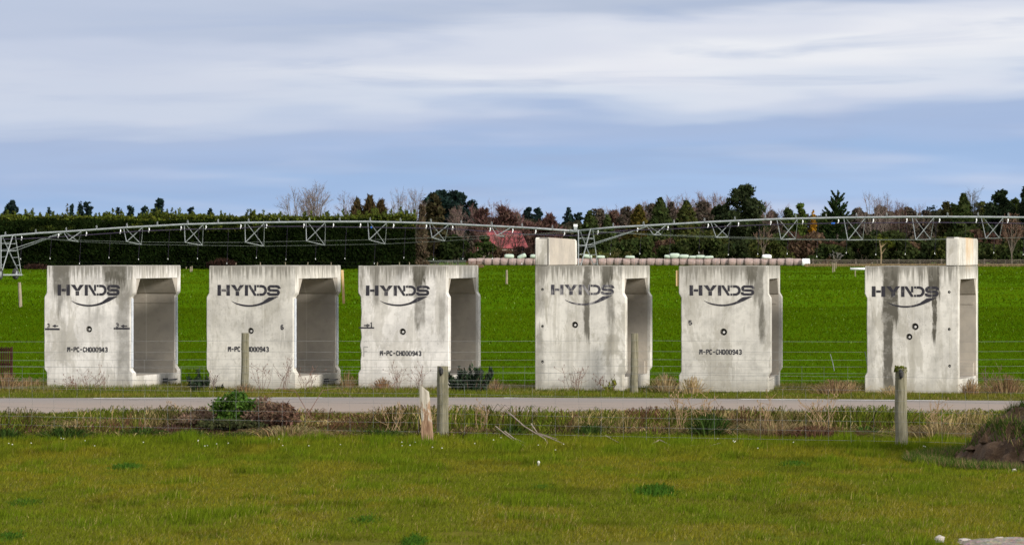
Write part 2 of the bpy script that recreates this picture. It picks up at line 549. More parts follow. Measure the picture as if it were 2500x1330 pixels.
    lip = nt.m('MULTIPLY', nt.smooth(nt.m('ADD', pz_, nt.m('MULTIPLY', drip2, 1.1)), 2.62, 2.86), nt.smooth(pz_, 2.36, 2.33))
    c = nt.mix(nt.m('MULTIPLY', lip, 0.75), c, (0.15, 0.14, 0.115))
    if rust:
        rx, rhw, rz1, rz0 = rust
        ry = nt.m('ABSOLUTE', nt.m('SUBTRACT', nt.m('ADD', py_, nt.m('MULTIPLY', wx, 1.6)), rx))
        k_ = nt.m('MULTIPLY', nt.smooth(ry, rhw + 0.22, rhw - 0.1), nt.m('MULTIPLY', nt.smooth(zw, rz0, rz0 + 0.5), nt.m('GREATER_THAN', px_, width / 2 - 0.02)))
        c = nt.mix(nt.m('MULTIPLY', nt.m('MULTIPLY', k_, nt.smooth(drip2, 0.25, 0.65)), 0.75), c, (0.56, 0.36, 0.17))
    hgt = nt.m('ADD', nt.m('MULTIPLY', mid, 0.6), nt.m('MULTIPLY', fine, 0.4))
    finish(nt, c, 0.88, hgt, 0.35, 0.012, spec=0.25)
    return m


M_paint, nt = new_mat('stencil_paint')
pp = nt.node('ShaderNodeTexCoord').outputs['Object']
pp = nt.node('ShaderNodeVectorMath', {0: pp, 1: nt.node('ShaderNodeObjectInfo').outputs['Location']}, operation='ADD').outputs[0]
pn = nt.m('ADD', nt.m('MULTIPLY', nt.noise(pp, 7.0, 4.0, 0.65), 0.6), nt.m('MULTIPLY', nt.noise(nt.scale(pp, (30, 30, 5)), 1.0, 3.0, 0.6), 0.4))
finish(nt, nt.mix(nt.smooth(pn, 0.53, 0.68), (0.026, 0.025, 0.031), (0.17, 0.16, 0.155)), 0.8)
M_code, nt = new_mat('stencil_code_paint')
pp = nt.node('ShaderNodeTexCoord').outputs['Object']
finish(nt, nt.mix(nt.smooth(nt.noise(pp, 14.0, 4.0, 0.65), 0.54, 0.72), (0.030, 0.029, 0.034), (0.17, 0.165, 0.155)), 0.8)
M_paint_faded, nt = new_mat('faded_stencil_paint')
pp = nt.node('ShaderNodeTexCoord').outputs['Object']
pp = nt.node('ShaderNodeVectorMath', {0: pp, 1: nt.node('ShaderNodeObjectInfo').outputs['Location']}, operation='ADD').outputs[0]
pn = nt.m('ADD', nt.m('MULTIPLY', nt.noise(pp, 8.0, 4.0, 0.65), 0.6), nt.m('MULTIPLY', nt.noise(nt.scale(pp, (30, 30, 5)), 1.0, 3.0, 0.6), 0.4))
finish(nt, nt.mix(nt.smooth(pn, 0.46, 0.62), (0.040, 0.038, 0.048), (0.26, 0.25, 0.245)), 0.85)
M_pencil = simple('faint_crayon', (0.20, 0.19, 0.18), (0.32, 0.31, 0.29), 20.0, 0.9)


def stroke(pts, wd):
    """2D quad strips of constant width along a path -> list of quads"""
    P = [Vector(p) for p in pts]
    n = len(P)
    L, R = [], []
    for i in range(n):
        d0 = (P[i] - P[i - 1]).normalized() if i else (P[1] - P[0]).normalized()
        d1 = (P[i + 1] - P[i]).normalized() if i < n - 1 else d0
        t = (d0 + d1).normalized()
        nrm = Vector((-t.y, t.x))
        k = wd / 2 / max(0.5, nrm.dot(Vector((-d0.y, d0.x))))
        L.append(P[i] + nrm * k)
        R.append(P[i] - nrm * k)
    return [[R[i], R[i + 1], L[i + 1], L[i]] for i in range(n - 1)]


def arc(cx, cy, rx, ry, a0, a1, n=7):
    return [(cx + rx * math.cos(math.radians(a0 + (a1 - a0) * i / n)), cy + ry * math.sin(math.radians(a0 + (a1 - a0) * i / n))) for i in range(n + 1)]


def rect(x0, x1, y0, y1):
    return [[(x0, y0), (x1, y0), (x1, y1), (x0, y1)]]


# the stencilled name: letters 27 units tall inside a 152 unit wide word
LET = {
    'letter_h': rect(0, 8.6, 0, 27) + rect(10.0, 20.5, 10.4, 16.6) + rect(21.8, 30.4, 0, 27),
    'letter_y': [[(32.5, 27), (43.0, 27), (51.2, 11.6), (44.6, 11.6), (44.2, 12.2)]] + [[(55.0, 27), (65.0, 27), (53.4, 11.6), (51.9, 11.6), (49.2, 16.6)]] + rect(44.6, 53.0, 0, 10.6),
    'letter_n': rect(67.0, 74.6, 0, 27) + [[(75.6, 27), (80.6, 27), (94.6, 3.0), (94.6, 0), (89.4, 0), (75.6, 23.2)]] + rect(89.6, 94.6, 11.5, 27),
    'letter_d': rect(96.2, 101.0, 0, 5.6) + rect(96.2, 101.0, 21.4, 27) + stroke([(102.2, 24.0), (107.5, 24.0)] + arc(108.0, 13.5, 9.4, 10.5, 88, -88, 10) + [(107.5, 3.0), (102.2, 3.0)], 6.2),
    'letter_s': stroke([(150.5, 17.6), (150.2, 19.2)] + arc(144.0, 19.4, 5.6, 4.2, 10, 90, 4) + [(129.5, 23.7)] + arc(129.5, 18.7, 4.6, 5.0, 95, 265, 7) + [(144.0, 13.5)] + arc(144.0, 8.4, 4.8, 5.0, 85, -85, 7) + [(129.5, 3.3)] + arc(129.5, 7.6, 5.6, 4.3, 265, 180, 4) + [(123.8, 9.4)], 6.6),
}
SW_LOW = [(34.5, -14.0), (40.5, -18.0), (46.5, -21.4), (55, -24.4), (64.5, -26.5), (73, -27.4), (82.6, -27.4), (95, -25.8), (106.7, -22.9), (117, -18.9), (127.7, -13.9), (138, -8.0), (148.5, -1.6)]
SW_UP = [(34.5, -13.0), (42, -16.6), (49, -18.9), (58, -21.0), (67, -22.5), (76, -23.0), (85, -22.7), (94, -20.9), (103, -18.2), (110.5, -14.6), (117.5, -9.0), (125, -3.6), (148.5, -1.2)]
SWOOSH = [[SW_LOW[i], SW_LOW[i + 1], SW_UP[i + 1], SW_UP[i]] for i in range(len(SW_LOW) - 1)]

# stencil characters in a 5 x 7 box
def seg(*s):
    return s


GL = {
    'M': [[(0.5, 0), (0.5, 7)], [(1.2, 7), (2.5, 3.4), (3.8, 7)], [(4.5, 0), (4.5, 7)]],
    'P': [[(0.7, 0), (0.7, 7)], [(1.6, 6.5), (3.4, 6.5), (4.3, 5.6), (4.3, 4.4), (3.4, 3.5), (1.6, 3.5)]],
    'C': [[(4.4, 5.3), (3.4, 6.5), (1.8, 6.5), (0.7, 5.2), (0.7, 1.8), (1.8, 0.5), (3.4, 0.5), (4.4, 1.7)]],
    'H': [[(0.7, 0), (0.7, 7)], [(1.5, 3.5), (3.5, 3.5)], [(4.3, 0), (4.3, 7)]],
    'D': [[(0.7, 0), (0.7, 7)], [(1.6, 6.5), (3.1, 6.5), (4.3, 5.0), (4.3, 2.0), (3.1, 0.5), (1.6, 0.5)]],
    '0': [[(2.2, 6.5), (1.6, 6.5), (0.7, 5.2), (0.7, 1.8), (1.6, 0.5), (2.2, 0.5)], [(2.8, 0.5), (3.4, 0.5), (4.3, 1.8), (4.3, 5.2), (3.4, 6.5), (2.8, 6.5)]],
    '9': [[(0.8, 1.2), (1.7, 0.5), (3.3, 0.5), (4.3, 1.8), (4.3, 5.2), (3.3, 6.5), (1.7, 6.5), (0.7, 5.4), (0.7, 4.4), (1.7, 3.4), (3.6, 3.4)]],
    '4': [[(3.4, 0), (3.4, 7)], [(2.7, 6.6), (0.4, 2.1), (2.7, 2.1)], [(4.1, 2.1), (4.8, 2.1)]],
    '3': [[(0.7, 5.6), (1.7, 6.5), (3.3, 6.5), (4.2, 5.5), (4.2, 4.4), (3.3, 3.6), (2.0, 3.6)], [(3.4, 3.2), (4.3, 2.4), (4.3, 1.5), (3.3, 0.5), (1.7, 0.5), (0.7, 1.4)]],
    '5': [[(4.2, 6.5), (1.0, 6.5), (0.8, 3.6), (3.2, 4.1), (4.3, 3.0), (4.3, 1.7), (3.2, 0.5), (1.6, 0.5), (0.6, 1.4)]],
    '6': [[(4.1, 5.8), (3.2, 6.5), (1.8, 6.5), (0.7, 5.0), (0.7, 1.8), (1.8, 0.5), (3.2, 0.5), (4.3, 1.7), (4.3, 2.7), (3.2, 3.8), (1.4, 3.6)]],
    '1': [[(1.2, 5.4), (2.6, 6.7), (2.6, 0)]],
    'F': [[(0.7, 0), (0.7, 6.6), (4.4, 6.6)], [(0.9, 3.6), (3.6, 3.6)]],
    '-': [[(0.7, 3.4), (4.3, 3.4)]],
    '<': [[(4.9, 3.2), (0.3, 3.2)], [(2.2, 5.2), (0.2, 3.2), (2.2, 1.2)]],
    '>': [[(0.1, 3.2), (4.7, 3.2)], [(2.8, 5.2), (4.8, 3.2), (2.8, 1.2)]],
}

H_BOX = 2.33
DEP = 2.5


class Unit:
    """one precast culvert unit: xl/xr = left and right edge of the front face, yb = its foot, in photo pixels"""
    def __init__(s, xl, xr, yb, rot, width, label, **o):
        s.xl, s.xr, s.yb, s.W, s.o = xl, xr, yb, width, o
        zc = Zg(yb)
        R = Matrix.Rotation(math.radians(-rot), 3, 'Z')
        corner = R @ Vector((width / 2, -DEP / 2, 0))
        s.root = empty('concrete_culvert', (X(xr, zc) - corner.x, zc - corner.y, 0.0), label, 'culvert', 'concrete culvert units beside the road', math.radians(-rot))
        s.build()

    def u(s, px):
        return -s.W / 2 + s.W * (px - s.xl) / (s.xr - s.xl)

    def v(s, y):
        return H_BOX * (s.yb - y) / (s.yb - 648.5)

    def build(s):
        o, W, H, D = s.o, s.W, H_BOX, DEP
        t = 0.17
        stains = []
        for (x0, x1, y1, y0, st, soft) in o.get('stains', ()):
            stains.append(((s.u(x0) + s.u(x1)) / 2, abs(s.u(x1) - s.u(x0)) / 2, s.v(y1), s.v(y0), st, soft))
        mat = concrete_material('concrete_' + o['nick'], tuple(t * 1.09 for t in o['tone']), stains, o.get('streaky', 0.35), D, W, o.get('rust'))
        lm, rm = o.get('left', 0.06), o.get('right', -0.06)          # joint profile: how far the middle stands out at either end
        z0, z1, c = 0.36, 1.76, abs(0.06)

        def outline():
            pts = [(-W / 2, 0.0), (W / 2, 0.0)]
            if rm:
                pts += [(W / 2, z0 - 0.05), (W / 2 + rm, z0 + 0.02), (W / 2 + rm, z1 - 0.02), (W / 2, z1 + 0.06)]
            pts += [(W / 2, H), (-W / 2, H)]
            if lm:
                pts += [(-W / 2, z1 + 0.06), (-W / 2 - lm, z1 - 0.02)]
                nj = 9
                for i in range(1, nj):
                    zz = (z1 - 0.02) + (z0 + 0.04 - z1) * i / nj
                    pts.append((-W / 2 - lm + o.get('chip', 0.004) * random.uniform(-1, 1), zz))
                pts += [(-W / 2 - lm, z0 + 0.02), (-W / 2, z0 - 0.05)]
            return pts
        ol = outline()
        holes = [(s.u(a), s.v(b), r) for a, b, r in o.get('holes', ())]

        def wall(y_, holes=()):
            mb = MB()
            mb.prism([(x, y_, z) for x, z in ol], (0, t, 0))
            bm = bmesh.new()
            me = mb.mesh('wall')
            bm.from_mesh(me)
            bmesh.ops.recalc_face_normals(bm, faces=bm.faces)
            bmesh.ops.bevel(bm, geom=[e for e in bm.edges if e.calc_face_angle(0) > 0.5], offset=0.012, segments=1, affect='EDGES')
            if holes:                                                # conical pockets cast into the face
                cap = max((f for f in bm.faces if f.normal.y < -0.9), key=lambda f: f.calc_area())
                loops = [list(cap.verts)]
                bmesh.ops.delete(bm, geom=[cap], context='FACES_ONLY')
                for hx, hz, r in holes:
                    rings = []
                    for rr, dy in ((r, 0.0), (r * 0.93, 0.030), (r * 0.62, 0.085)):
                        rings.append([bm.verts.new((hx + rr * math.cos(-2 * math.pi * i / 16), y_ + dy, hz + rr * math.sin(-2 * math.pi * i / 16))) for i in range(16)])
                    for ra, rb in zip(rings[:-1], rings[1:]):
                        for i in range(16):
                            bm.faces.new((ra[i], ra[(i + 1) % 16], rb[(i + 1) % 16], rb[i]))
                    bm.faces.new(rings[-1])
                    loops.append(rings[0])
                flat = [v for lp in loops for v in lp]
                for tri in tessellate_polygon([[Vector((v.co.x, v.co.z, 0)) for v in lp] for lp in loops]):
                    try:
                        bm.faces.new([flat[i] for i in tri])
                    except ValueError:
                        pass
                bmesh.ops.recalc_face_normals(bm, faces=bm.faces)
            bmesh.ops.triangulate(bm, faces=[f for f in bm.faces if len(f.verts) > 4])
            bm.to_mesh(me)
            bm.free()
            return link('wall', me, s.root, mat)
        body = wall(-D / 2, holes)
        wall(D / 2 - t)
        # round pockets for the lifting anchors
        if holes:
            for hx, hz, r in holes:
                mb = MB()
                mb.tube([(hx + 0.006, -D / 2 + 0.080, hz - 0.004), (hx + 0.006, -D / 2 + 0.012, hz - 0.004)], [r * 0.36, r * 0.32], 10)
                mb.build('lifting_anchor', M_anchor, s.root)
        # roof slab and floor slab between the two walls, haunches in the upper corners
        xi0, xi1 = -W / 2 + 0.004, W / 2 - 0.006
        hs = 0.24
        mb = MB()
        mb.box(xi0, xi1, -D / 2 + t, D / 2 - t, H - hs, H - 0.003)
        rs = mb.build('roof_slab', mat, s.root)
        e = 0.002
        for sg in (-1, 1):
            mb = MB()
            yw = sg * (D / 2 - t - e)
            mb.prism([(xi1 - 0.012, yw, H - hs - e), (xi1 - 0.012, yw - sg * 0.24, H - hs - e), (xi1 - 0.012, yw - sg * 0.03, 1.80), (xi1 - 0.012, yw, 1.78)], (-(xi1 - xi0) + 0.02, 0, 0))
            mb.build('haunch', mat, s.root)
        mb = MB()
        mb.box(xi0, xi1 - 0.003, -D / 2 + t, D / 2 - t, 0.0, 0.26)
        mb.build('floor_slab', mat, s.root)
        mb = MB()
        mb.box(xi0 + 0.01, xi1 - 0.05, D / 2 - t - 0.10, D / 2 - t - e, 0.262, 0.50)
        mb.build('kicker', mat, s.root)
        mb = MB()
        mb.box(xi0 + 0.01, xi1 - 0.05, D / 2 - t - 0.012, D / 2 - t - e, 1.60, 1.625)
        mb.build('cast_ridge', mat, s.root)
        if o.get('head'):                                            # raised headwall at one end
            sg, hh, th, slope = o['head']
            xa = -W / 2 if sg < 0 else W / 2 - th
            r = 0.09
            pts = [(-D / 2, H), (-D / 2, H + hh - r * 0.5)]
            pts += [(-D / 2 + r * 0.5 - r * 0.5 * math.cos(a), H + hh - r * 0.5 + r * 0.5 * math.sin(a)) for a in (0.5, 1.0, 1.57)]
            pts += [(D / 2 - r + r * math.sin(a), H + hh - slope - r + r * math.cos(a)) for a in (0, 0.5, 1.0, 1.57)]
            pts += [(D / 2, H)]
            mb = MB()
            mb.prism([(xa, y, z) for y, z in pts], (th, 0, 0))
            me = mb.mesh('headwall')
            bm = bmesh.new()
            bm.from_mesh(me)
            bmesh.ops.recalc_face_normals(bm, faces=bm.faces)
            bmesh.ops.bevel(bm, geom=[ed for ed in bm.edges if ed.calc_face_angle(0) > 0.9], offset=0.015, segments=2, affect='EDGES')
            bm.to_mesh(me)
            bm.free()
            link('headwall', me, s.root, mat)
        if o.get('seal'):                                            # grey rubber seal along the groove
            for sg in (-1, 1):
                mb = MB()
                yc = sg * (D / 2 - t * 0.5)
                mb.box(W / 2 + rm + 0.002, W / 2 + rm + 0.022, yc - 0.035, yc + 0.03, 0.42, 1.72)
                mb.build('joint_seal', M_strip, s.root)
            mb = MB()
            mb.box(W / 2 - 0.004, W / 2 + 0.018, 0.30, 0.52, 0.10, 0.17)
            mb.tube([(W / 2 + 0.012, 0.50, 0.135), (W / 2 + 0.012, 1.02, 0.135)], 0.014, 6)
            mb.build('lifting_lug', M_dark, s.root)
        # painted stencils, a couple of millimetres of paint on the front face
        s.k = 0

        def paint(name, polys, mat_, place):
            mb = MB()
            for q in polys:
                s.k += 1
                yy = -D / 2 - 0.0025 - 0.00025 * (s.k % 8)
                mb.poly([(place(a, b)[0], yy, place(a, b)[1]) for a, b in q])
            return mb.build(name, mat_, s.root)
        pm = o.get('paint', M_paint)
        if 'name' in o:
            nx0, nx1, nyt, nyb = o['name']

            def place(a, b):
                return s.u(nx0 + a / 152.0 * (nx1 - nx0)), s.v(nyb + (nyt - nyb) * b / 27.0)
            for ln, polys in LET.items():
                paint(ln, polys, pm, place)
            paint('swoosh_emblem', SWOOSH, pm, place)

        def text(nm, word, x0, x1, yt, yb_, wd=1.75, mt=None):
            n = len(word)
            for i, ch in enumerate(word):
                cw = (x1 - x0) / (n - 0.12)
                polys = [q for st in GL[ch] for q in stroke(st, wd)]
                paint(nm, polys, mt or M_code, lambda a, b, i=i: (s.u(x0 + cw * (i + a / 5.0 * 0.88)), s.v(yb_ + (yt - yb_) * b / 7.0)))
        for tx in o.get('texts', ()):
            text('stencil_character', *tx)
        for (x0, x1, yt, yb_) in o.get('bars', ()):
            paint('level_mark', rect(0, 1, 0, 1), pm, lambda a, b: (s.u(x0 + (x1 - x0) * a), s.v(yb_ + (yt - yb_) * b)))


U = []
U.append(Unit(113, 325, 952, 15.8, 1.745, 'leftmost concrete culvert unit with two level marks and broad dark stains at its top', nick='first', tone=(0.66, 0.635, 0.59), left=0.05, right=-0.06, seal=True, streaky=0.34,
              stains=[(128, 168, 640, 728, 0.62, 0.05), (138, 154, 700, 768, 0.45, 0.05), (252, 306, 640, 700, 0.72, 0.06), (262, 300, 690, 722, 0.55, 0.06), (286, 318, 700, 950, 0.42, 0.09), (210, 250, 755, 790, 0.22, 0.08), (146, 160, 790, 900, 0.18, 0.05)],
              holes=[(217, 804, 0.062)], name=(140, 292, 695, 721.5),
              texts=[('M-PC-CHD00943', 164, 263, 848, 859.5), ('3', 114, 120.5, 791, 800.5), ('<', 129.5, 142, 791, 801), ('3', 283, 290, 788.5, 798.5), ('<', 297, 311, 790.5, 800)],
              bars=[(109, 145, 802, 806.5), (278, 317, 799.5, 804)]))
U.append(Unit(511, 722, 953, 17.1, 1.74, 'clean pale concrete culvert unit marked 6 with a yellow timber strip at its right edge', nick='second', tone=(0.58, 0.555, 0.495), left=0.05, right=-0.05, seal=True, streaky=0.16,
              stains=[(680, 712, 826, 842, 0.25, 0.06), (600, 620, 775, 800, 0.2, 0.03)], holes=[(613, 808, 0.060)], name=(532, 684, 695.5, 722),
              texts=[('M-PC-CHD00943', 558, 657, 847, 859), ('6', 685.5, 693, 793, 804.5)]))
U.append(Unit(878, 1090, 952, 13.4, 1.72, 'concrete culvert unit with chipped left edge, arrow mark and dark square stain above the name', nick='third', tone=(0.65, 0.625, 0.58), left=-0.05, right=0.045, chip=0.016, streaky=0.26,
              stains=[(914, 928, 640, 745, 0.42, 0.04), (968, 1002, 640, 682, 0.50, 0.06), (1009, 1041, 640, 704, 0.80, 0.03), (1014, 1040, 700, 792, 0.48, 0.04), (1017, 1027, 780, 806, 0.6, 0.03), (1072, 1086, 730, 830, 0.3, 0.04), (882, 888, 680, 700, .5, .03)],
              holes=[(985, 810, 0.064)], name=(897, 1049, 697, 722),
              texts=[('M-PC-CHD00943', 931, 1030, 857, 868.5), ('>', 892, 905, 789, 800), ('1', 906, 914, 788, 799), ('F', 890, 904, 846, 872, 0.5, M_pencil)],
              bars=[(880, 917, 799, 802.5)]))
U.append(Unit(1307, 1521, 955, 13.6, 1.68, 'culvert unit with a tall white headwall upstand on its left end', nick='fourth', tone=(0.60, 0.575, 0.515), left=0.0, right=0.05, head=(-1, 0.53, 0.245, 0.03), streaky=0.45,
              stains=[(1426, 1440, 640, 836, 0.66, 0.03), (1468, 1496, 640, 702, 0.72, 0.04), (1482, 1498, 700, 792, 0.50, 0.05), (1484, 1496, 780, 950, 0.30, 0.06), (1306, 1330, 640, 760, 0.35, 0.08), (1308, 1326, 800, 950, 0.38, 0.06)],
              holes=[(1404, 793, 0.062), (1325, 706.5, 0.027), (1325, 797, 0.027), (1325, 884, 0.027)], name=(1346, 1499, 694.5, 719.5), paint=M_paint_faded))
U.append(Unit(1660, 1876, 958, 9.0, 1.66, 'greyer concrete culvert unit marked 5 with bare cement patches peeling at its upper right', nick='fifth', tone=(0.50, 0.48, 0.43), left=-0.045, right=0.05, streaky=0.26,
              stains=[(1822, 1848, 640, 690, 0.78, 0.03), (1840, 1866, 660, 745, 0.55, 0.04), (1854, 1866, 740, 835, 0.62, 0.04), (1774, 1798, 640, 690, 0.34, 0.06)],
              holes=[(1768, 810, 0.066)], name=(1686, 1842, 695.5, 721),
              texts=[('M-PC-CHD00943', 1710, 1812, 853, 865), ('5', 1683.5, 1692, 782, 793)]))
U.append(Unit(2117, 2340, 961, 15.2, 1.73, 'culvert unit with a rust marked headwall upstand on its right end and long black drips', nick='sixth', tone=(0.60, 0.575, 0.515), left=-0.04, right=0.0, head=(1, 0.53, 0.235, 0.02), streaky=0.34,
              stains=[(2160, 2198, 640, 795, 0.72, 0.035), (2161, 2183, 780, 965, 0.70, 0.03), (2268, 2296, 640, 725, 0.85, 0.025), (2279, 2288, 715, 832, 0.85, 0.015), (2240, 2256, 640, 690, 0.3, 0.05), (2276, 2290, 870, 950, 0.18, 0.05), (2122, 2140, 780, 960, 0.22, .06)],
              holes=[(2237, 797, 0.066), (2223, 822, 0.060), (2318, 712, 0.027), (2318, 803, 0.027), (2319, 893, 0.027)], name=(2134, 2293, 698, 724), rust=(0.15, 0.42, 2.85, 2.15)))


def board(name, px0, px1, yt, yb, Z, thick, label, lean=0.0):
    mb = MB()
    x0, x1, zt, zb = X(px0, Z), X(px1, Z), Zh(yt, Z), Zh(yb, Z)
    mb.prism([(x0 + lean, Z, zb), (x1 + lean, Z, zb), (x1, Z, zt), (x0, Z, zt)], (0, thick, 0))
    return tag(mb.build(name, M_pine_board), label, 'timber strip')


ZB2 = Zg(951) + 2.35
board('timber_strip', 832.5, 838.5, 659, 741, ZB2, 0.04, 'yellow timber strip fixed upright on the far right edge of the unit marked 6', 0.03)
board('timber_strip', 1650.5, 1656.5, 660, 698, Zg(958) + 0.3, 0.04, 'short yellow timber strip on the left edge of the unit marked 5')

# ------------------------------------------------------------------ wire fences
def post(mb, x, y, zt, r, jitter=0.008, sides=10, zb=-0.3, lean=(0, 0)):
    n = 6
    g = gz(x, y)
    pts = [(x + lean[0] * (i / n) + random.uniform(-jitter, jitter), y + lean[1] * (i / n), g + zb + (zt - zb) * i / n) for i in range(n + 1)]
    mb.tube(pts, [r * (1.04 - 0.10 * i / n + random.uniform(-0.02, 0.02)) for i in range(n + 1)], sides)


def wire(name, P, parent, r, sag=0.0, mat=None):
    mb = MB()
    pts = []
    for a, b in zip(P[:-1], P[1:]):
        for i in range(6):
            t = i / 6
            p = Vector(a).lerp(Vector(b), t)
            p.z -= sag * 4 * t * (1 - t)
            pts.append(p)
    pts.append(Vector(P[-1]))
    mb.tube(pts, r, 4)
    return mb.build(name, mat or M_wire, parent)


ZF = 69.4
ff = empty('wire_fence', (0, ZF, 0), 'wire fence with grey round posts between the road and the concrete units', 'fence', 'farm wire fences')
ff_posts = [(-355, 0.98), (597, 1.09), (1549, 1.085), (2548, 1.0)]
for i, (px, hgt) in enumerate(ff_posts):
    mb = MB()
    post(mb, X(px, ZF), 0.0 if False else 0.12, hgt, 0.075)
    o = mb.build('post', M_post, ff)
    o.location = (0, 0, 0)
for y in (832, 857, 876.5, 893.5, 910, 926, 941):
    zz = Zh(y, ZF)
    wire('wire', [(X(px, ZF), 0, zz + random.uniform(-.01, .01)) for px in (-355, 597, 1549, 2548, 3300)], ff, 0.0020, 0.016)
for px in np.arange(-60, 2600, 56.0):
    px = px + random.uniform(-3, 3)
    if random.random() < 0.85:
        mb = MB()
        mb.tube([(X(px, ZF), 0.002, Zh(893.5, ZF)), (X(px, ZF), 0.002, 0.02)], 0.0014, 4)
        mb.build('stay_wire', M_wire, ff)
for px, y0, y1 in ((2033, 864, 905), (2118, 858, 925), (2292, 858, 905)):
    mb = MB()
    mb.tube([(X(px - 6, ZF), 0.004, Zh(y0, ZF)), (X(px, ZF), 0.006, Zh((y0 + y1) / 2, ZF)), (X(px + 4, ZF), 0.004, Zh(y1, ZF))], 0.006, 4)
    mb.build('wire_tie', M_galv, ff)

NA, NB = (1080, 52.9), (2203, 50.35)


def near_Z(px):
    return NA[1] + (px - NA[0]) / (NB[0] - NA[0]) * (NB[1] - NA[1])


nf = empty('wire_fence', (0, 0, 0), 'netting fence with thick mossy posts along the near side of the road', 'fence', 'farm wire fences')
mbp = MB()
post(mbp, X(1080, 52.9), 52.9 + 0.11, 1.00, 0.083, 0.006, 12)
p1 = tag(mbp.build('post', M_post, nf), 'thick grey fence post with a dark notch near its top')
mbp = MB()
post(mbp, X(2203, 50.35), 50.35 + 0.11, 1.045, 0.084, 0.010, 12, lean=(-0.012, 0))
p2 = tag(mbp.build('post', M_post, nf), 'thick fence post with a moss covered top')
for po, px, Z, yk in ((p1, 1076, 52.9, 906), (p2, 2200, 50.35, 913)):
    mb = MB()
    c_ = Vector((X(px, Z), Z + 0.028, Zh(yk, Z)))
    mb.tube([c_ + Vector((-0.01, 0, 0.062)), c_ + Vector((0.004, -0.012, 0.02)), c_ + Vector((0.006, -0.012, -0.03)), c_ + Vector((-0.004, 0, -0.066))], [0.012, 0.034, 0.028, 0.006], 8)
    mb.build('insulator', M_dark, po)
for px in (-250, 3330):
    mb = MB()
    Z = near_Z(px)
    post(mb, X(px, Z), Z + 0.11, 1.0, 0.083)
    mb.build('post', M_post, nf)
for y in (905, 936, 961, 985.5, 1009, 1032, 1054, 1072):
    zz = [Zh(y, 52.9) for _ in range(4)]
    wire('wire', [(X(px, near_Z(px)), near_Z(px), a) for px, a in zip((-250, 1080, 2203, 3330), zz)], nf, 0.0015, 0.010)
for px in np.arange(-90, 2640, 55.6):
    Z = near_Z(px)
    mb = MB()
    a = random.uniform(-0.015, 0.015)
    mb.tube([(X(px, Z), Z + 0.003, Zh(938, 52.9)), (X(px, Z) + a, Z + 0.003, 0.45), (X(px, Z), Z + 0.003, 0.0)], 0.0014, 4)
    mb.build('stay_wire', M_wire, nf)

# moss cap on the right post
moss_mb = MB()

# broken grey batten leaning at the fence
M_batten, nt = new_mat('rotten_batten')
pp = nt.node('ShaderNodeTexCoord').outputs['Object']
sp = nt.node('ShaderNodeSeparateXYZ', {0: pp})
gr = nt.noise(nt.scale(pp, (22, 22, 3)), 1.0, 4.0, 0.6)
bl = nt.noise(nt.scale(pp, (9, 9, 5)), 1.0, 3.0, 0.6)
cw = nt.mix(nt.smooth(gr, 0.35, 0.65), (0.29, 0.26, 0.205), (0.42, 0.385, 0.32))
rot_f = nt.smooth(nt.m('ADD', nt.m('MULTIPLY', sp.outputs[2], -1.1), nt.m('MULTIPLY', bl, 1.5)), 0.18, 0.36)
cw = nt.mix(nt.m('MULTIPLY', rot_f, 0.9), cw, nt.mix(nt.smooth(gr, 0.4, 0.6), (0.13, 0.062, 0.030), (0.26, 0.16, 0.09)))
finish(nt, cw, 0.9, gr, 0.7, 0.02)
ZBt = 51.6
mb = MB()
rows = [(1041.5, 16.0, 1085), (1043.5, 14.5, 1072), (1042, 14.0, 1050), (1041.5, 13.2, 1025), (1039, 12.8, 1000), (1037.0, 13.0, 975), (1035.5, 12.0, 952)]
pts, rad = [], []
k0 = len(mb.v)
for i, (cx, hw, y) in enumerate(rows):
    for a, b in ((-1, -0.45), (-0.55, -0.62), (0.5, -0.6), (1, -0.35), (1, 0.45), (-0.2, 0.6), (-1, 0.4)):
        j = 1 + random.uniform(-0.10, 0.10)
        z = Zh(y, ZBt) + (0.055 * (0.3 - a) + random.uniform(-0.02, 0.02) if i == len(rows) - 1 else 0)
        mb.v.append((X(cx + hw * a * j, ZBt), ZBt + b * 0.045 * j, z))
ns = 7
for i in range(len(rows) - 1):
    for j in range(ns):
        j2 = (j + 1) % ns
        mb.f.append((k0 + i * ns + j, k0 + i * ns + j2, k0 + (i + 1) * ns + j2, k0 + (i + 1) * ns + j))
mb.f.append(tuple(k0 + (len(rows) - 1) * ns + j for j in range(ns)))
mb.f.append(tuple(k0 + j for j in range(ns - 1, -1, -1)))
tag(mb.build('broken_batten', M_batten), 'short broken pale batten with rotten brown side standing beside the thick fence post', 'post')


# ------------------------------------------------------------------ stakes, trough, grate in the field
def stake(px, yt, yb, wpx, label, lean=0.0, cat='stake', group='wooden stakes standing in the field'):
    Z = Zg(yb)
    mb = MB()
    g = gz(X(px, Z), Z)
    mb.tube([(X(px, Z), Z, g - 0.2), (X(px, Z) + lean * 0.5, Z, Zh((yt + yb) / 2, Z)), (X(px, Z) + lean, Z, Zh(yt, Z))], [wpx / F * Z / 2, wpx / F * Z / 2 * 0.95, wpx / F * Z / 2 * 0.8], 7)
    return tag(mb.build('wooden_stake', M_stake), label, cat, group)


stake(50.5, 689, 748, 9, 'grey wooden stake in the grass left of the leftmost concrete unit', -0.06)
stake(1237, 659, 697, 6, 'thin grey wooden stake in the field between the arrow marked unit and the tall headwall', 0.0)
stake(465, 651, 668, 3.5, 'small pale stake far back between the two leftmost units, left of its pair', 0.0)
stake(468.5, 649, 666, 3.0, 'small pale stake far back between the two leftmost units, right of its pair', 0.0)
stake(2033, 642, 663, 3.0, 'leftmost of three small stakes clustered in the far field before the rail fence')
stake(2037, 643, 662, 3.0, 'middle of three small stakes clustered in the far field before the rail fence')
stake(2041, 640, 656, 2.6, 'rightmost of three small stakes clustered in the far field before the rail fence')

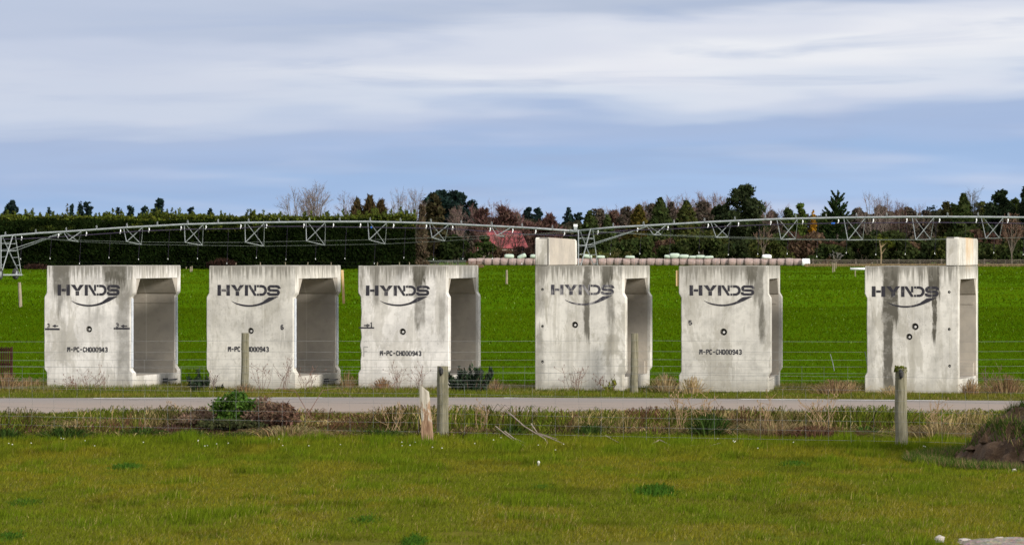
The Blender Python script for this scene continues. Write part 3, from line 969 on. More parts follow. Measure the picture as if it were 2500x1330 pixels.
mb = MB()
Zt = Zg(676)
xa, xb = X(2076, Zt), X(2150, Zt)
r = 0.115
mb.tube([(xa, Zt, Zh(656.5, Zt)), (xb, Zt, Zh(656.5, Zt))], r, 12)
pipe_o = empty('white_pipe', (0, 0, 0), 'white pipe on low legs in the field behind the rightmost concrete unit', 'pipe')
mb.build('pipe_body', M_white, pipe_o, True)
for px in (2088, 2135):
    mb = MB()
    mb.box(X(px, Zt) - 0.04, X(px, Zt) + 0.04, Zt - 0.03, Zt + 0.03, -0.1, Zh(656.5, Zt) - r + 0.01)
    mb.build('leg', M_stake, pipe_o)
mb = MB()
mb.tube([(xa - 0.03, Zt, Zh(657, Zt)), (xa - 0.001, Zt, Zh(657, Zt))], 0.05, 8)
mb.build('end_fitting', M_dark, pipe_o)

gr_o = empty('steel_grate', (X(0, 73.0), 73.0, 0), 'rusty dark red steel grate standing upright at the left edge of the photo', 'grate')
zt_, Zgr = Zh(846, 73.0), 73.0
for i in range(13):
    mb = MB()
    xx = X(26 - i * 5.6, Zgr) - gr_o.location.x
    mb.box(xx - 0.0145, xx + 0.0145, -0.02, 0.02, -0.02, zt_ - 0.012 + random.uniform(-.01, .01))
    mb.build('bar', M_rust, gr_o)
for zz in (0.12, zt_ * 0.55, zt_ - 0.06):
    mb = MB()
    mb.box(X(-44, Zgr) - gr_o.location.x, X(28, Zgr) - gr_o.location.x, 0.022, 0.045, zz - 0.018, zz + 0.018)
    mb.build('cross_bar', M_rust, gr_o)
mb = MB()
mb.box(X(26, Zgr) - gr_o.location.x + 0.016, X(29, Zgr) - gr_o.location.x + 0.012, -0.03, 0.05, -0.02, zt_)
mb.build('end_bar', M_rust, gr_o)

# ------------------------------------------------------------------ irrigation pivot
KP, ZL = -0.27, 325.0
XL = (15 - CX) / F * ZL


def pv(px, y, dz=0.0):
    """point over photo column px on the vertical plane of the irrigator line, moved dz in depth"""
    c = (px - CX) / F
    x = c * (ZL - KP * XL) / (1 - c * KP)
    Z = ZL + KP * (x - XL) + dz
    return Vector((X(px, Z), Z, Zh(y, Z)))


PIPE1 = [(-340, 600), (-160, 583), (-60, 575), (2, 577), (100, 569), (156, 566), (302, 556), (450, 548), (600, 544), (748, 542), (898, 541.5), (1049, 545), (1200, 552), (1300, 557), (1396, 563.5)]
PIPE2 = [(1413, 563.5), (1500, 555), (1580, 551), (1736, 542), (1897, 535), (2060, 531.5), (2227, 529.5), (2396, 530), (2500, 531), (2640, 535), (2900, 548)]
pipe_y = lambda px: float(np.interp(px, [a for a, _ in PIPE1 + PIPE2], [b for _, b in PIPE1 + PIPE2]))
pivot = empty('irrigation_pivot', (0, 0, 0), 'long galvanised pivot irrigator on wheeled towers spanning the field behind the concrete units', 'irrigator')
PR = 0.085


def bar(name, pts, r, mat=M_galv, parent=pivot, sides=5):
    mb = MB()
    mb.tube(pts, r, sides)
    return mb.build(name, mat, parent, sides > 6)


def densify(tab, n=6):
    out = []
    pxs = [a for a, _ in tab]
    yv = [b for _, b in tab]
    for a, b in zip(pxs[:-1], pxs[1:]):
        out += [a + (b - a) * i / n for i in range(n)]
    out.append(pxs[-1])
    return out


for tab in (PIPE1, PIPE2):
    bar('water_pipe', [pv(a, b) for a, b in tab], PR, sides=8)
BR = [(156, 168, 586, 191, 590, 198), (302, 309, 590, 345, 597, 347), (450, 452, 592, 494, 599, 495), (598, 599, 591.5, 644, 601, 644), (747, 748, 588.5, 793, 598.5, 793),
      (898, 901, 585.5, 940, 595.5, 943), (1049, 1055, 580.5, 1086, 588.5, 1094), (1200, 1213, 575, 1231, 577.5, 1245),
      (1580, 1597, 574, 1614, 572.5, 1624), (1736, 1749, 580, 1777, 578, 1784), (1897, 1907, 585, 1942, 583, 1946), (2060, 2070, 586.5, 2106, 585, 2111),
      (2227, 2236, 585.5, 2272, 584.5, 2279), (2396, 2407, 582, 2440, 581.5, 2448), (2566, 2580, 578, 2608, 577, 2618)]
for n_, (ta, p1x, p1y, p2x, p2y, tb) in enumerate(BR):
    A, B = pv(ta, pipe_y(ta) + 2), pv(tb, pipe_y(tb) + 2)
    P1, P2 = pv(p1x, p1y, -0.7), pv(p2x, p2y, 0.7)
    mb = MB()
    mb.tube([A, P1], 0.029, 4)
    mb.tube([B + Vector((0.03, -0.03, 0)), P1], 0.029, 4)
    mb.tube([A + Vector((0.18, 0.06, 0)), P2], 0.026, 4)
    mb.tube([B + Vector((0.05, 0.05, 0)), P2], 0.020, 4)
    mb.tube([P1, P2], 0.028, 4)
    mb.build('truss_brace', M_galv, pivot)
sp1, sp2 = BR[:8], BR[8:]
for q in ((1, 2, -0.7), (3, 4, 0.7)):
    bar('truss_rod', [pv(42, 611, q[2])] * 0 + [pv(95, 582, q[2])] + [pv(b[q[0]], b[q[1]], q[2]) for b in sp1] + [pv(1396, 567 + q[2], q[2])], 0.013, M_rod, sides=4)
    bar('truss_rod', [pv(1443, 565, q[2])] + [pv(b[q[0]], b[q[1]], q[2]) for b in sp2], 0.016, M_rod, sides=4)


def tower(x0, yt, label=None):
    """x0: photo column of the near left leg; offsets from the tower beside the tall headwall"""
    tw = bpy.data.objects.new('tower', None)
    tw.empty_display_size = 0.3
    COL.objects.link(tw)
    tw.parent = pivot
    if label:
        tw['label'] = label
    d = lambda px, y, dz=0: pv(x0 + px, y, dz)
    yb = 671
    legs = [((0, yt), (0, yb), -1.9), ((30, yt - 3), (0, yb), -1.9), ((4, yt + 3), (47, yb), 1.9), ((35, yt), (50, yb), 1.9)]
    for (a, b, z_) in legs:
        bar('leg', [d(a[0], a[1], z_ * 0.25), d(b[0], b[1], z_)], 0.045, parent=tw, sides=4)
    for t in (0.2, 0.37, 0.55, 0.75):
        for i, j in ((0, 1), (2, 3)):
            pa = [legs[i][0][0] + (legs[i][1][0] - legs[i][0][0]) * t, legs[i][0][1] + (legs[i][1][1] - legs[i][0][1]) * t]
            pb = [legs[j][0][0] + (legs[j][1][0] - legs[j][0][0]) * t, legs[j][0][1] + (legs[j][1][1] - legs[j][0][1]) * t]
            bar('rung', [d(pa[0], pa[1], legs[i][2] * t), d(pb[0], pb[1], legs[j][2] * t)], 0.027, parent=tw, sides=4)
    for t in (0.2, 0.37):
        bar('rung', [d(0, yt + 107 * t * 0.95, -1.9 * t), d(33 + 15 * t, yt + 107 * t * 0.95, 1.9 * t)], 0.024, parent=tw, sides=4)
    bar('base_beam', [d(-1, yb, -2.0), d(51, yb, 2.0)], 0.075, parent=tw, sides=6)
    for px, dz in ((-3, -2.3), (36, 1.4)):
        c_ = d(px, 668.5, dz)
        c_.z = 0.47
        ax = Vector((1.0, KP, 0)).normalized()
        mb = MB()
        prof = [(-0.15, 0.30), (-0.15, 0.42), (-0.09, 0.475), (0.09, 0.475), (0.15, 0.42), (0.15, 0.30), (-0.15, 0.30)]
        u_ = ax.cross(Vector((0, 0, 1))).normalized()
        nseg = 18
        k0 = len(mb.v)
        for i in range(nseg):
            a = 2 * math.pi * i / nseg
            rv = u_ * math.cos(a) + Vector((0, 0, 1)) * math.sin(a)
            for off, rr in prof[:-1]:
                rr2 = rr + (0.02 if i % 2 and rr > 0.4 else 0)
                mb.v.append(tuple(c_ + ax * off + rv * rr2))
        m_ = len(prof) - 1
        for i in range(nseg):
            for j in range(m_):
                a0, a1 = k0 + i * m_ + j, k0 + i * m_ + (j + 1) % m_
                b0, b1 = k0 + ((i + 1) % nseg) * m_ + j, k0 + ((i + 1) % nseg) * m_ + (j + 1) % m_
                mb.f.append((a0, a1, b1, b0))
        mb.build('tyre', M_rubber, tw)
        bar('wheel_hub', [c_ - ax * 0.12, c_ + ax * 0.12], 0.31, parent=tw, sides=14)
    return tw


tower(2, 575, 'left tower with wheels on the grass')
tower(1412, 561, 'tower standing behind the tall headwall')
tower(2790, 545)
bar('tower_stay', [pv(20, 611, -0.7), pv(150, 569, -0.1)], 0.030, sides=4)
bar('tower_stay', [pv(42, 610.5, 0.7), pv(154, 569, 0.1)], 0.030, sides=4)
bar('tower_stay', [pv(1434, 598.5, -0.7), pv(1578, 553.5, -0.1)], 0.030, sides=4)
bar('tower_stay', [pv(1450, 597.5, 0.7), pv(1580, 553.5, 0.1)], 0.030, sides=4)
mb = MB()
q = pv(1405, 553)
mb.box(q.x - 0.16, q.x + 0.17, q.y - 0.15, q.y + 0.15, q.z - 0.02, q.z + 0.19)
mb.build('control_box', M_white, pivot)
mb = MB()
mb.box(q.x - 0.13, q.x + 0.15, q.y - 0.13, q.y + 0.13, q.z - 0.32, q.z - 0.021)
mb.tube([pv(1392, 563), pv(1400, 564.5), pv(1410, 564)], 0.12, 8)
mb.build('pipe_coupling', M_galv, pivot)
HOSE = [(-60, 585), (60, 583), (150, 578), (250, 571), (350, 564), (450, 560), (520, 559), (575, 558.5), (640, 553), (750, 553), (900, 555), (1000, 556.5), (1100, 558.5), (1200, 566), (1300, 573), (1400, 575.5), (1440, 573), (1530, 562.5),
        (1640, 559), (1736, 555), (1850, 549.5), (1950, 546.5), (2060, 545), (2230, 543.5), (2400, 544), (2520, 546), (2700, 552)]
bar('trailing_hose', [pv(a, b, -0.35) for a, b in HOSE], 0.036, M_hose, sides=5)
hose_y = lambda px: float(np.interp(px, [a for a, _ in HOSE], [b for _, b in HOSE]))
for px in (53, 143, 211, 294, 364, 442, 503, 588, 651, 742, 814, 880, 961, 1041, 1105, 1197, 1252, 1308, 1378, 1460, 1557, 1631, 1729, 1803, 1882, 1960, 2047, 2132, 2214, 2294, 2384, 2461):
    py = pipe_y(px)
    bar('hose_hanger', [pv(px, py + 4.0, -0.14), pv(px + 0.5, py + 8.0, -0.3), pv(px - 1.3, py + 13.5, -0.36)], [0.03, 0.052, 0.045], M_white, sides=5)
for px in np.arange(12, 2520, 74.2):
    if abs(px - 1408) < 20:
        continue
    py = pipe_y(px)
    a, b = pv(px, py - 2), pv(px + 2.2, py)
    bar('gooseneck', [a, a + Vector((0, 0, 0.24)), a + Vector((0.05, 0, 0.30)), b + Vector((0, -0.02, 0.24)), b + Vector((0, -0.1, 0))], 0.022, sides=4)
for i, px in enumerate(np.arange(50, 2520, 72.0)):
    yb_ = (630, 629, 641, 627, 631)[i % 5] if px < 1300 else (618, 617, 624, 615, 619)[i % 5] + 0
    a = pv(px + 4, hose_y(px), -0.4)
    b = pv(px, yb_, -0.4)
    bar('drop_hose', [a, b], 0.008, M_hose, sides=4)
    bar('sprinkler_head', [b, b - Vector((0, 0, 0.12))], [0.014, 0.026], M_white, sides=5)
for px in (907, 2032, 2036):
    a = pv(px, hose_y(px), -0.36)
    bar('hose_joiner', [a - Vector((0.07, 0, 0)), a + Vector((0.07, 0, 0))], 0.075, M_blue, sides=6)


# ------------------------------------------------------------------ wrapped bales
def bale_mesh(name, r, L, seed, flat=0.9, soft=False):
    """round bale lying on its side, axis along X, softened shoulders, a little sag and wrap creases"""
    rg = random.Random(seed)
    secs = [(-0.5, 0.0), (-0.499, 0.75), (-0.488, 0.90), (-0.455, 0.965), (-0.30, 1.0), (-0.1, 1.01), (0.1, 1.005), (0.3, 1.0), (0.455, 0.965), (0.488, 0.90), (0.499, 0.75), (0.5, 0.0)]
    if soft:
        secs = [(-0.5, 0.0), (-0.49, 0.45), (-0.46, 0.72), (-0.40, 0.88), (-0.28, 0.97), (-0.1, 1.0), (0.1, 1.0), (0.28, 0.97), (0.40, 0.88), (0.46, 0.72), (0.49, 0.45), (0.5, 0.0)]
    n = 16
    V_, F_ = [], []
    for i, (t, rr) in enumerate(secs):
        for j in range(n):
            a = 2 * math.pi * j / n
            b = r * rr * (1 + rg.uniform(-0.02, 0.02))
            y, z = b * math.cos(a), b * math.sin(a)
            if z < 0:
                z = max(z, -r * 0.86)
            V_.append((t * L, y, (z + r * 0.86) * flat))
    for i in range(len(secs) - 1):
        for j in range(n):
            j2 = (j + 1) % n
            F_.append((i * n + j, i * n + j2, (i + 1) * n + j2, (i + 1) * n + j))
    me = bpy.data.meshes.new(name)
    me.from_pydata(V_, [], F_)
    for p in me.polygons:
        p.use_smooth = True
    me.update()
    return me


def bale_mat(name, c1, c2, c3):
    m, nt = new_mat(name)
    tc = nt.node('ShaderNodeTexCoord')
    p = tc.outputs['Object']
    rnd = nt.node('ShaderNodeObjectInfo').outputs['Random']
    n1 = nt.noise(nt.scale(p, (1.0, 2, 2)), 2.0, 3.0, 0.6)
    ring = nt.noise(nt.scale(p, (9.0, 0.6, 0.6)), 1.0, 3.0, 0.6)
    c = nt.mix(nt.smooth(n1, 0.35, 0.65), c1, c2)
    c = nt.mix(nt.m('MULTIPLY', nt.smooth(ring, 0.48, 0.66), nt.m('ADD', 0.25, nt.m('MULTIPLY', rnd, 0.65))), c, c3)
    finish(nt, c, 0.55, ring, 0.3, 0.02, spec=0.35)
    return m


M_bpink = bale_mat('faded_pink_wrap', (0.25, 0.175, 0.15), (0.35, 0.26, 0.23), (0.16, 0.14, 0.145))
M_bgreen = bale_mat('pale_green_wrap', (0.34, 0.42, 0.33), (0.41, 0.48, 0.39), (0.36, 0.42, 0.35))
M_bwhite = bale_mat('white_wrap', (0.80, 0.81, 0.80), (0.85, 0.85, 0.84), (0.76, 0.77, 0.76))
bpx0, bpx1, ZBA, ZBB = 1143.0, 1957.0, 590.0, 578.0
bale_row = []
protos = [bale_mesh('bale_wrap', 0.64, 1.30, s, 0.98) for s in range(4)]
npk = 41
sk = [q for q in range(npk)]
for i in range(npk):
    px = bpx0 + (bpx1 - bpx0) * (i + 0.5) / npk
    Z = ZBA + (ZBB - ZBA) * i / npk
    if 1335 < px < 1392:
        continue                                                     # hidden behind the tall headwall
    me = protos[i % 4].copy() if i < 4 else protos[i % 4]
    o = link('silage_bale', protos[i % 4], None, M_bpink)
    o.location = (X(px, Z), Z + random.uniform(-0.15, 0.15), -0.02)
    s_ = (bpx1 - bpx0) / npk / F * Z / 1.30 * 1.0
    o.scale = (s_, 1, 1.0 + random.uniform(-0.04, 0.05))
    o.rotation_euler = (random.uniform(-0.4, 0.4) * 0, 0, math.radians(random.uniform(-4, 4)))
    bale_row.append(o)
ORD = 'first second third fourth fifth sixth seventh eighth ninth tenth eleventh twelfth thirteenth fourteenth fifteenth sixteenth'.split()
n_l = len([b for b in bale_row if b.location.x < X(1350, 587)])
for i, b in enumerate(bale_row):
    k_ = len(bale_row) - 1 - i
    if i < n_l:
        lab = ORD[i] + ' faded pink bale from the left end of the long row'
    elif k_ < 14:
        lab = ORD[k_] + ' faded pink bale from the white bale at the right end of the row'
    else:
        lab = ORD[i - n_l] + ' faded pink bale of the row counted from the right side of the tall headwall'
    tag(b, lab, 'bale', 'row of pink wrapped silage bales')
GB = [(1243, 619.5, 'pale green wrapped bale sitting upright on the pink row, left of a tilted one', 0, 1.0),
      (1276, 619.5, 'tilted pale green bale with a pointed top on the pink row', 24, 0.95),
      (1306, 620, 'pale green bale partly hidden by the left side of the tall headwall', 0, 1.0),
      (1434, 620, 'pale green bale on the pink row behind the irrigator tower legs', -6, 0.95),
      (1466, 623, 'low pale green bale on the pink row just right of the tower', 0, 0.9),
      (1538, 623.5, 'lone pale green bale on the pink row above the right end of the headwall unit', 0, 1.0),
      (1633, 621.5, 'leftmost pale green bale in the cluster of six on the pink row', -5, 1.0),
      (1647, 617, 'highest pale green bale in the cluster of six on the pink row', 0, 1.05),
      (1670, 620.5, 'third pale green bale from the left in the cluster of six', 0, 1.0),
      (1692, 623.5, 'lowest pale green bale in the middle of the cluster of six', 0, 0.85),
      (1710, 622, 'second pale green bale from the right in the cluster of six', 0, 0.95),
      (1730, 624, 'rightmost pale green bale in the cluster of six', 3, 1.0)]
gmesh = bale_mesh('green_bale_wrap', 0.56, 1.50, 11, 0.92, True)
for px, yt, lab, tl, sc in GB:
    Z = ZBA + (ZBB - ZBA) * (px - bpx0) / (bpx1 - bpx0) + 0.35
    o = link('silage_bale', gmesh, None, M_bgreen)
    zt = Zh(yt, Z)
    o.scale = (sc, 1, (zt - 1.10) / (2 * 0.56 * 0.92))
    o.location = (X(px, Z), Z, 1.10)
    o.rotation_euler = (0, math.radians(-tl), math.radians(random.uniform(-8, 8)))
    tag(o, lab, 'bale', 'pale green bales stacked on the row')
o = link('silage_bale', bale_mesh('white_bale_wrap', 0.6, 1.5, 21, 0.9, True), None, M_bwhite)
Z = 579.6
o.location = (X(1872, Z), Z, 1.08)
o.scale = (0.98, 1, (Zh(620.5, Z) - 1.08) / (1.2 * 0.9))
tag(o, 'single bright white bale lying on top near the right end of the pink row', 'bale', 'white wrapped bales')
o = link('silage_bale', bale_mesh('white_bale_wrap', 0.62, 1.2, 22, 0.98), None, M_bwhite)
Z = 577.6
o.location = (X(1967.5, Z), Z, -0.02)
tag(o, 'bright white bale standing at the right end of the pink row on the grass', 'bale', 'white wrapped bales')
mb = MB()
mb.box(o.location.x + 0.02, o.location.x + 0.20, Z - 0.66, Z - 0.61, 0.12, 0.36)
t_ = mb.build('torn_patch', M_dark)
t_.parent = o
t_.matrix_parent_inverse = Matrix.Translation(o.location).inverted()

# ------------------------------------------------------------------ far fences, gates
rf = empty('rail_fence', (0, 0, 0), 'old post and rail fence in front of the dark trees on the right', 'fence')
ZR = 560.0
for px in np.arange(1985, 2640, 104.6):
    mb = MB()
    Z = ZR
    mb.box(X(px, Z) - 0.10, X(px, Z) + 0.10, Z - 0.09, Z + 0.09, -0.2, Zh(632, Z))
    mb.build('post', M_rail, rf)
for px in np.arange(2037, 2640, 104.6):
    mb = MB()
    mb.box(X(px, ZR) - 0.06, X(px, ZR) + 0.06, ZR - 0.06, ZR + 0.06, -0.2, Zh(635, ZR))
    mb.build('batten', M_rail, rf)
for y in (634.5, 638.5, 643.5):
    mb = MB()
    mb.box(X(1972, ZR), X(2640, ZR), ZR - 0.16, ZR - 0.10, Zh(y + 0.75, ZR), Zh(y - 0.75, ZR))
    mb.build('rail', M_rail, rf)
lf = empty('post_fence', (0, 0, 0), 'line of thin pale posts along the foot of the tall hedge', 'fence')
for px in (3, 72, 455, 516, 576, 636, 697, 751, 808, 921, 975, 999):
    mb = MB()
    Z = 478.0
    mb.tube([(X(px, Z), Z, -0.2), (X(px, Z) + random.uniform(-.04, .04), Z, Zh(640 if px > 500 else 651, Z))], [0.06, 0.05], 6)
    mb.build('post', M_stake, lf)
for zz in (0.5, 0.95):
    wire('wire', [(X(-300, 478), 478, zz), (X(480, 478), 478, zz), (X(1000, 478), 478, zz)], lf, 0.004, 0.0, M_rubber)
for k_, (gp0, gp1, gt, lab) in enumerate(((1001, 1072, 637.0, 'grey tubular steel gate beyond the arrow marked unit, left of two'), (1070, 1138, 636.5, 'grey tubular steel gate left of the bales, middle one'), (1138, 1177, 638.5, 'short rusty steel gate in front of the first pink bales'))):
    Z = 520.0 - k_ * 4
    g = empty('farm_gate', (0, 0, 0), lab, 'gate', 'steel farm gates by the bales')
    mt = M_rod if k_ < 2 else M_rust
    x0, x1, zt, zb = X(gp0, Z), X(gp1, Z), Zh(gt, Z), 0.12
    bar('gate_frame', [(x0, Z, zb), (x0, Z, zt), (x1, Z, zt), (x1, Z, zb), (x0, Z, zb)], 0.045, mt, g, 5)
    for t in (0.3, 0.55, 0.8):
        bar('gate_rail', [(x0, Z, zb + (zt - zb) * t), (x1, Z, zb + (zt - zb) * t)], 0.022, mt, g, 4)
    for t in (0.33, 0.66):
        bar('gate_stile', [(x0 + (x1 - x0) * t, Z - 0.03, zb), (x0 + (x1 - x0) * t, Z - 0.03, zt)], 0.028, mt, g, 4)

LATE = []
# ------------------------------------------------------------------ red roofed shed among the trees
M_red, nt = new_mat('red_roof_iron')
pp = nt.node('ShaderNodeTexCoord').outputs['Object']
n1 = nt.noise(pp, 0.7, 4.0, 0.6)
finish(nt, nt.mix(nt.smooth(n1, 0.40, 0.60), (0.15, 0.034, 0.036), (0.27, 0.052, 0.056)), 0.8)
M_wall = simple('weatherboard', (0.30, 0.24, 0.2), (0.38, 0.30, 0.25), 3.0, 0.9)
shed = empty('red_roofed_shed', (0, 0, 0), 'shed with a red iron roof half hidden by bare trees', 'shed')
Z = 612.0
mb = MB()
xA, xB, xC, xD = X(1160, Z), X(1188, Z), X(1272, Z), X(1290, Z)
mb.prism([(xA, Z, Zh(606, Z)), (xD, Z, Zh(606, Z)), (xC, Z + 6, Zh(565, Z)), (xB, Z + 6, Zh(565, Z))], (0, 0.1, 0.12))
mb.build('roof', M_red, shed)
mb = MB()
mb.box(xA + 0.3, xD - 0.3, Z + 0.4, Z + 10, 0, Zh(607, Z) - 0.05)
mb.build('wall', M_wall, shed)
mb = MB()
for i in range(1, 16):
    t = i / 16
    a = Vector((xA + (xD - xA) * t, Z - 0.0, Zh(606, Z) + 0.14))
    b = Vector((xB + (xC - xB) * t, Z + 6, Zh(565, Z) + 0.14))
    mb.tube([a, b], 0.018, 4)
mb.build('roof_ribs', M_red, shed)


# ------------------------------------------------------------------ foliage builders
def jit_col(base, n, rg, var=0.25, hue=0.10):
    b = np.array(base, float)[None, :] * (1 + rg.normal(0, var, (n, 1)))
    b = b * (1 + rg.normal(0, hue, (n, 3)))
    return np.clip(b, 0.002, 0.9)


def quads(P, size, rg, nrm_bias=None, stretch=1.0, updir=None):
    """leaf clumps: irregular quads centred on P -> (V, T)"""
    n = len(P)
    a = rg.normal(size=(n, 3))
    if updir is not None:
        a = a * 0.45 + updir
    a /= np.linalg.norm(a, axis=1)[:, None]
    b = rg.normal(size=(n, 3))
    if nrm_bias is not None:
        nb = rg.normal(size=(n, 3)) * 0.7 + nrm_bias
        b = np.cross(nb, a)
    b -= a * (a * b).sum(1)[:, None]
    b /= (np.linalg.norm(b, axis=1)[:, None] + 1e-6)
    s = size * (0.6 + 0.8 * rg.random((n, 1)))
    a, b = a * s * stretch, b * s
    j = lambda: (0.55 + 0.75 * rg.random((n, 1)))
    V_ = np.stack([P - a * j(), P + b * j() * 0.8, P + a * j(), P - b * j() * 0.8], 1).reshape(-1, 3)
    T_ = np.arange(4 * n).reshape(n, 4)
    return V_, T_


def leaf_object(name, P, size, colors, rg, parent=None, bias=None, stretch=1.0, updir=None, mat=None):
    V_, T_ = quads(P, size, rg, bias, stretch, updir)
    return link(name, np_mesh(name, V_, T_, np.repeat(colors, 4, 0)), parent, mat or M_leaf)


def blob_points(blobs, n, rg, shell=0.55):
    """points in the outer shells of ellipsoids (cx,cy,cz,rx,ry,rz) weighted by area"""
    B = np.array(blobs, float)
    wgt = (B[:, 3] * B[:, 5] + B[:, 3] * B[:, 4] + B[:, 4] * B[:, 5])
    idx = rg.choice(len(B), n, p=wgt / wgt.sum())
    d = rg.normal(size=(n, 3))
    d /= np.linalg.norm(d, axis=1)[:, None]
    r_ = (shell + (1 - shell) * rg.random((n, 1)) ** 0.7) * (1 + 0.12 * rg.normal(size=(n, 1)))
    P = B[idx, :3] + d * r_ * B[idx, 3:]
    return P, d, idx


def two_col(c1, c2, n, rg, idx=None, var=0.22):
    t = rg.random((n, 1)) * 0.6
    if idx is not None:
        t = t + 0.4 * np.random.default_rng(5).random(int(idx.max()) + 1)[idx][:, None]
    base = np.array(c1)[None, :] * (1 - t) + np.array(c2)[None, :] * t
    return np.clip(base * (1 + rg.normal(0, var, (n, 1))) * (1 + rg.normal(0, 0.06, (n, 3))), 0.002, 0.9)


def trunk(parent, h, r, rg, limbs=(), name='trunk', lean=0.0, mat=None):
    mb = MB()
    pts = [(lean * (i / 5) ** 2 + rg.normal(0, r * 0.3) * (i > 0), rg.normal(0, r * 0.3), -0.3 + (h + 0.3) * i / 5) for i in range(6)]
    mb.tube(pts, [r * (1.15 - 0.85 * i / 5) for i in range(6)], 7)
    for (t, dx, dy, dz) in limbs:
        a = Vector((lean * t * t, 0, h * t))
        mb.tube([a, a + Vector((dx, dy, dz)) * 0.5 + Vector((0, 0, 0.1)), a + Vector((dx, dy, dz))], [r * 0.5 * (1.1 - t * 0.6), r * 0.3, r * 0.1], 5)
    return mb.build(name, mat or M_bark, parent, True)


def root_at(px, Z, name, label, cat, group=None):
    return empty(name, (X(px, Z), Z, 0), label, cat, group)


DK = 0.5


def crown_tree(name, px, yt, wpx, Z, c1, c2, label, style='broad', seed=1, yb=640, leaf=0.34, group=None, dens=1.0, cat='tree', low=0.12):
    rg = np.random.default_rng(seed * 101 + int(px))
    h = Zh(yt, Z)
    w_ = wpx / F * Z
    ro = root_at(px, Z, name, label, cat, group)
    blobs, limbs = [], []
    if style == 'broad':
        nb = 34
        for i in range(nb):
            t = low + (1 - low) * (i + rg.random()) / nb
            prof = 1.0 if t < 0.5 else max(0.12, math.cos(math.pi / 2 * (t - 0.5) / 0.5)) ** 0.8
            a = rg.uniform(0, 2 * math.pi)
            rr = w_ / 2 * prof * rg.uniform(0.25, 0.85)
            br = w_ * rg.uniform(0.10, 0.20) * (1.15 - 0.5 * t)
            zz = min(h * t, h - br * 0.8)
            blobs.append((rr * math.cos(a), rr * math.sin(a), zz, br * 1.1, br * 1.1, br * 1.05))
            if i == 0:
                blobs.append((0, 0, h * 0.50, w_ * 0.27, w_ * 0.27, h * 0.34))
            limbs.append((max(0.15, t * 0.75), rr * math.cos(a) * 0.9, rr * math.sin(a) * 0.9, h * t - h * max(0.15, t * 0.75)))
    elif style == 'cone':
        blobs = [(0, 0, 1, 1, 1, 1)]
        limbs = [(0.3 + 0.08 * i, w_ * 0.4 * (1 - 0.1 * i) * math.cos(i * 2.3), w_ * 0.4 * (1 - 0.1 * i) * math.sin(i * 2.3), h * 0.04) for i in range(7)]
    elif style == 'pine':
        nb = 64
        blobs.append((0, 0, h * 0.55, w_ * 0.34, w_ * 0.34, h * 0.30))
        for i in range(nb):
            t = 0.30 + 0.66 * (i + rg.random()) / nb
            a = rg.uniform(0, 2 * math.pi)
            prof = 0.35 + 0.65 * math.sin(math.pi * min(1.0, t * 0.98)) ** 0.8
            rr = w_ / 2 * prof * rg.uniform(0.15, 0.8)
            br = w_ * rg.uniform(0.07, 0.13)
            zz = min(h * t, h - br * 0.7)
            blobs.append((rr * math.cos(a), rr * math.sin(a), zz, br * 1.2, br * 1.2, br * 0.8))
            limbs.append((t * 0.85, rr * math.cos(a), rr * math.sin(a), h * t * 0.15))
    elif style == 'umbrella':
        nb = 60
        for i in range(nb):
            q = rg.uniform(-1, 1)
            t = rg.uniform(0.40, 1.0)
            capy = 1.0 - 0.30 * abs(q) ** 2.2
            br = w_ * rg.uniform(0.07, 0.12)
            zz = min(h * t * capy, h * capy - br * 0.8)
            blobs.append((q * w_ * 0.46, rg.uniform(-0.35, 0.35) * w_, zz, br * 1.3, br * 1.2, br * 0.85))
            limbs.append((0.35, q * w_ * 0.42, 0, h * 0.5))
    n = int(max(300, wpx * (yb - yt) * 0.46 * dens * (0.34 / leaf) ** 2))
    P, d, idx = blob_points(blobs, n, rg)
    if style == 'cone':
        t = low + (1 - low) * (1 - np.sqrt(rg.random(n) * 0.998 + 0.002) ** 1.05)
        a = rg.uniform(0, 2 * np.pi, n)
        tiers = h / (0.16 * h + 0.35)
        saw = 1.0 - 0.30 * ((t * tiers + 0.12 * np.sin(a * 3 + seed)) % 1.0)
        lob = 0.74 + 0.52 * fbm(a * 1.9 + seed * 3.1, t * 9 + seed, seed + 200, 3)
        rr = (w_ * 0.5 * 1.75 * (1 - t) ** 0.92 + 0.06) * saw * lob * (0.55 + 0.45 * rg.random(n) ** 0.5)
        P = np.stack([rr * np.cos(a), rr * np.sin(a), h * t + rg.normal(0, 0.05, n) - 0.12 * rr], 1)
        d = np.stack([np.cos(a), np.sin(a), 0.5 + 0 * a], 1)
        idx = (t * 12).astype(int)
        w_ *= 1.75
    P[:, 0] -= np.percentile(P[:, 0], 50) * 0.5
    fx = (w_ / 2) / max(np.percentile(np.abs(P[:, 0]), 97.5), 0.1)
    P[:, :2] *= fx
    P[:, 2] *= h / np.percentile(P[:, 2], 99.6)
    P[:, 2] = np.maximum(P[:, 2], 0.1)
    limbs = [(q0, q1 * fx, q2 * fx, q3) for q0, q1, q2, q3 in limbs]
    cols = two_col(c1, c2, n, rg, idx)
    trunk(ro, h * 0.85, max(0.12, w_ * 0.035), rg, limbs[:8])
    if c2[0] > c2[1] * 1.3 and c2[0] < 0.2:                          # leafless crowns: a haze of upright twigs
        leaf_object('crown', P, leaf * 0.72, cols, rg, ro, None, 2.6, d * 0.6 + np.array([[0, 0, 0.8]]))
    else:
        leaf_object('crown', P, leaf, cols, rg, ro, d)
    return ro


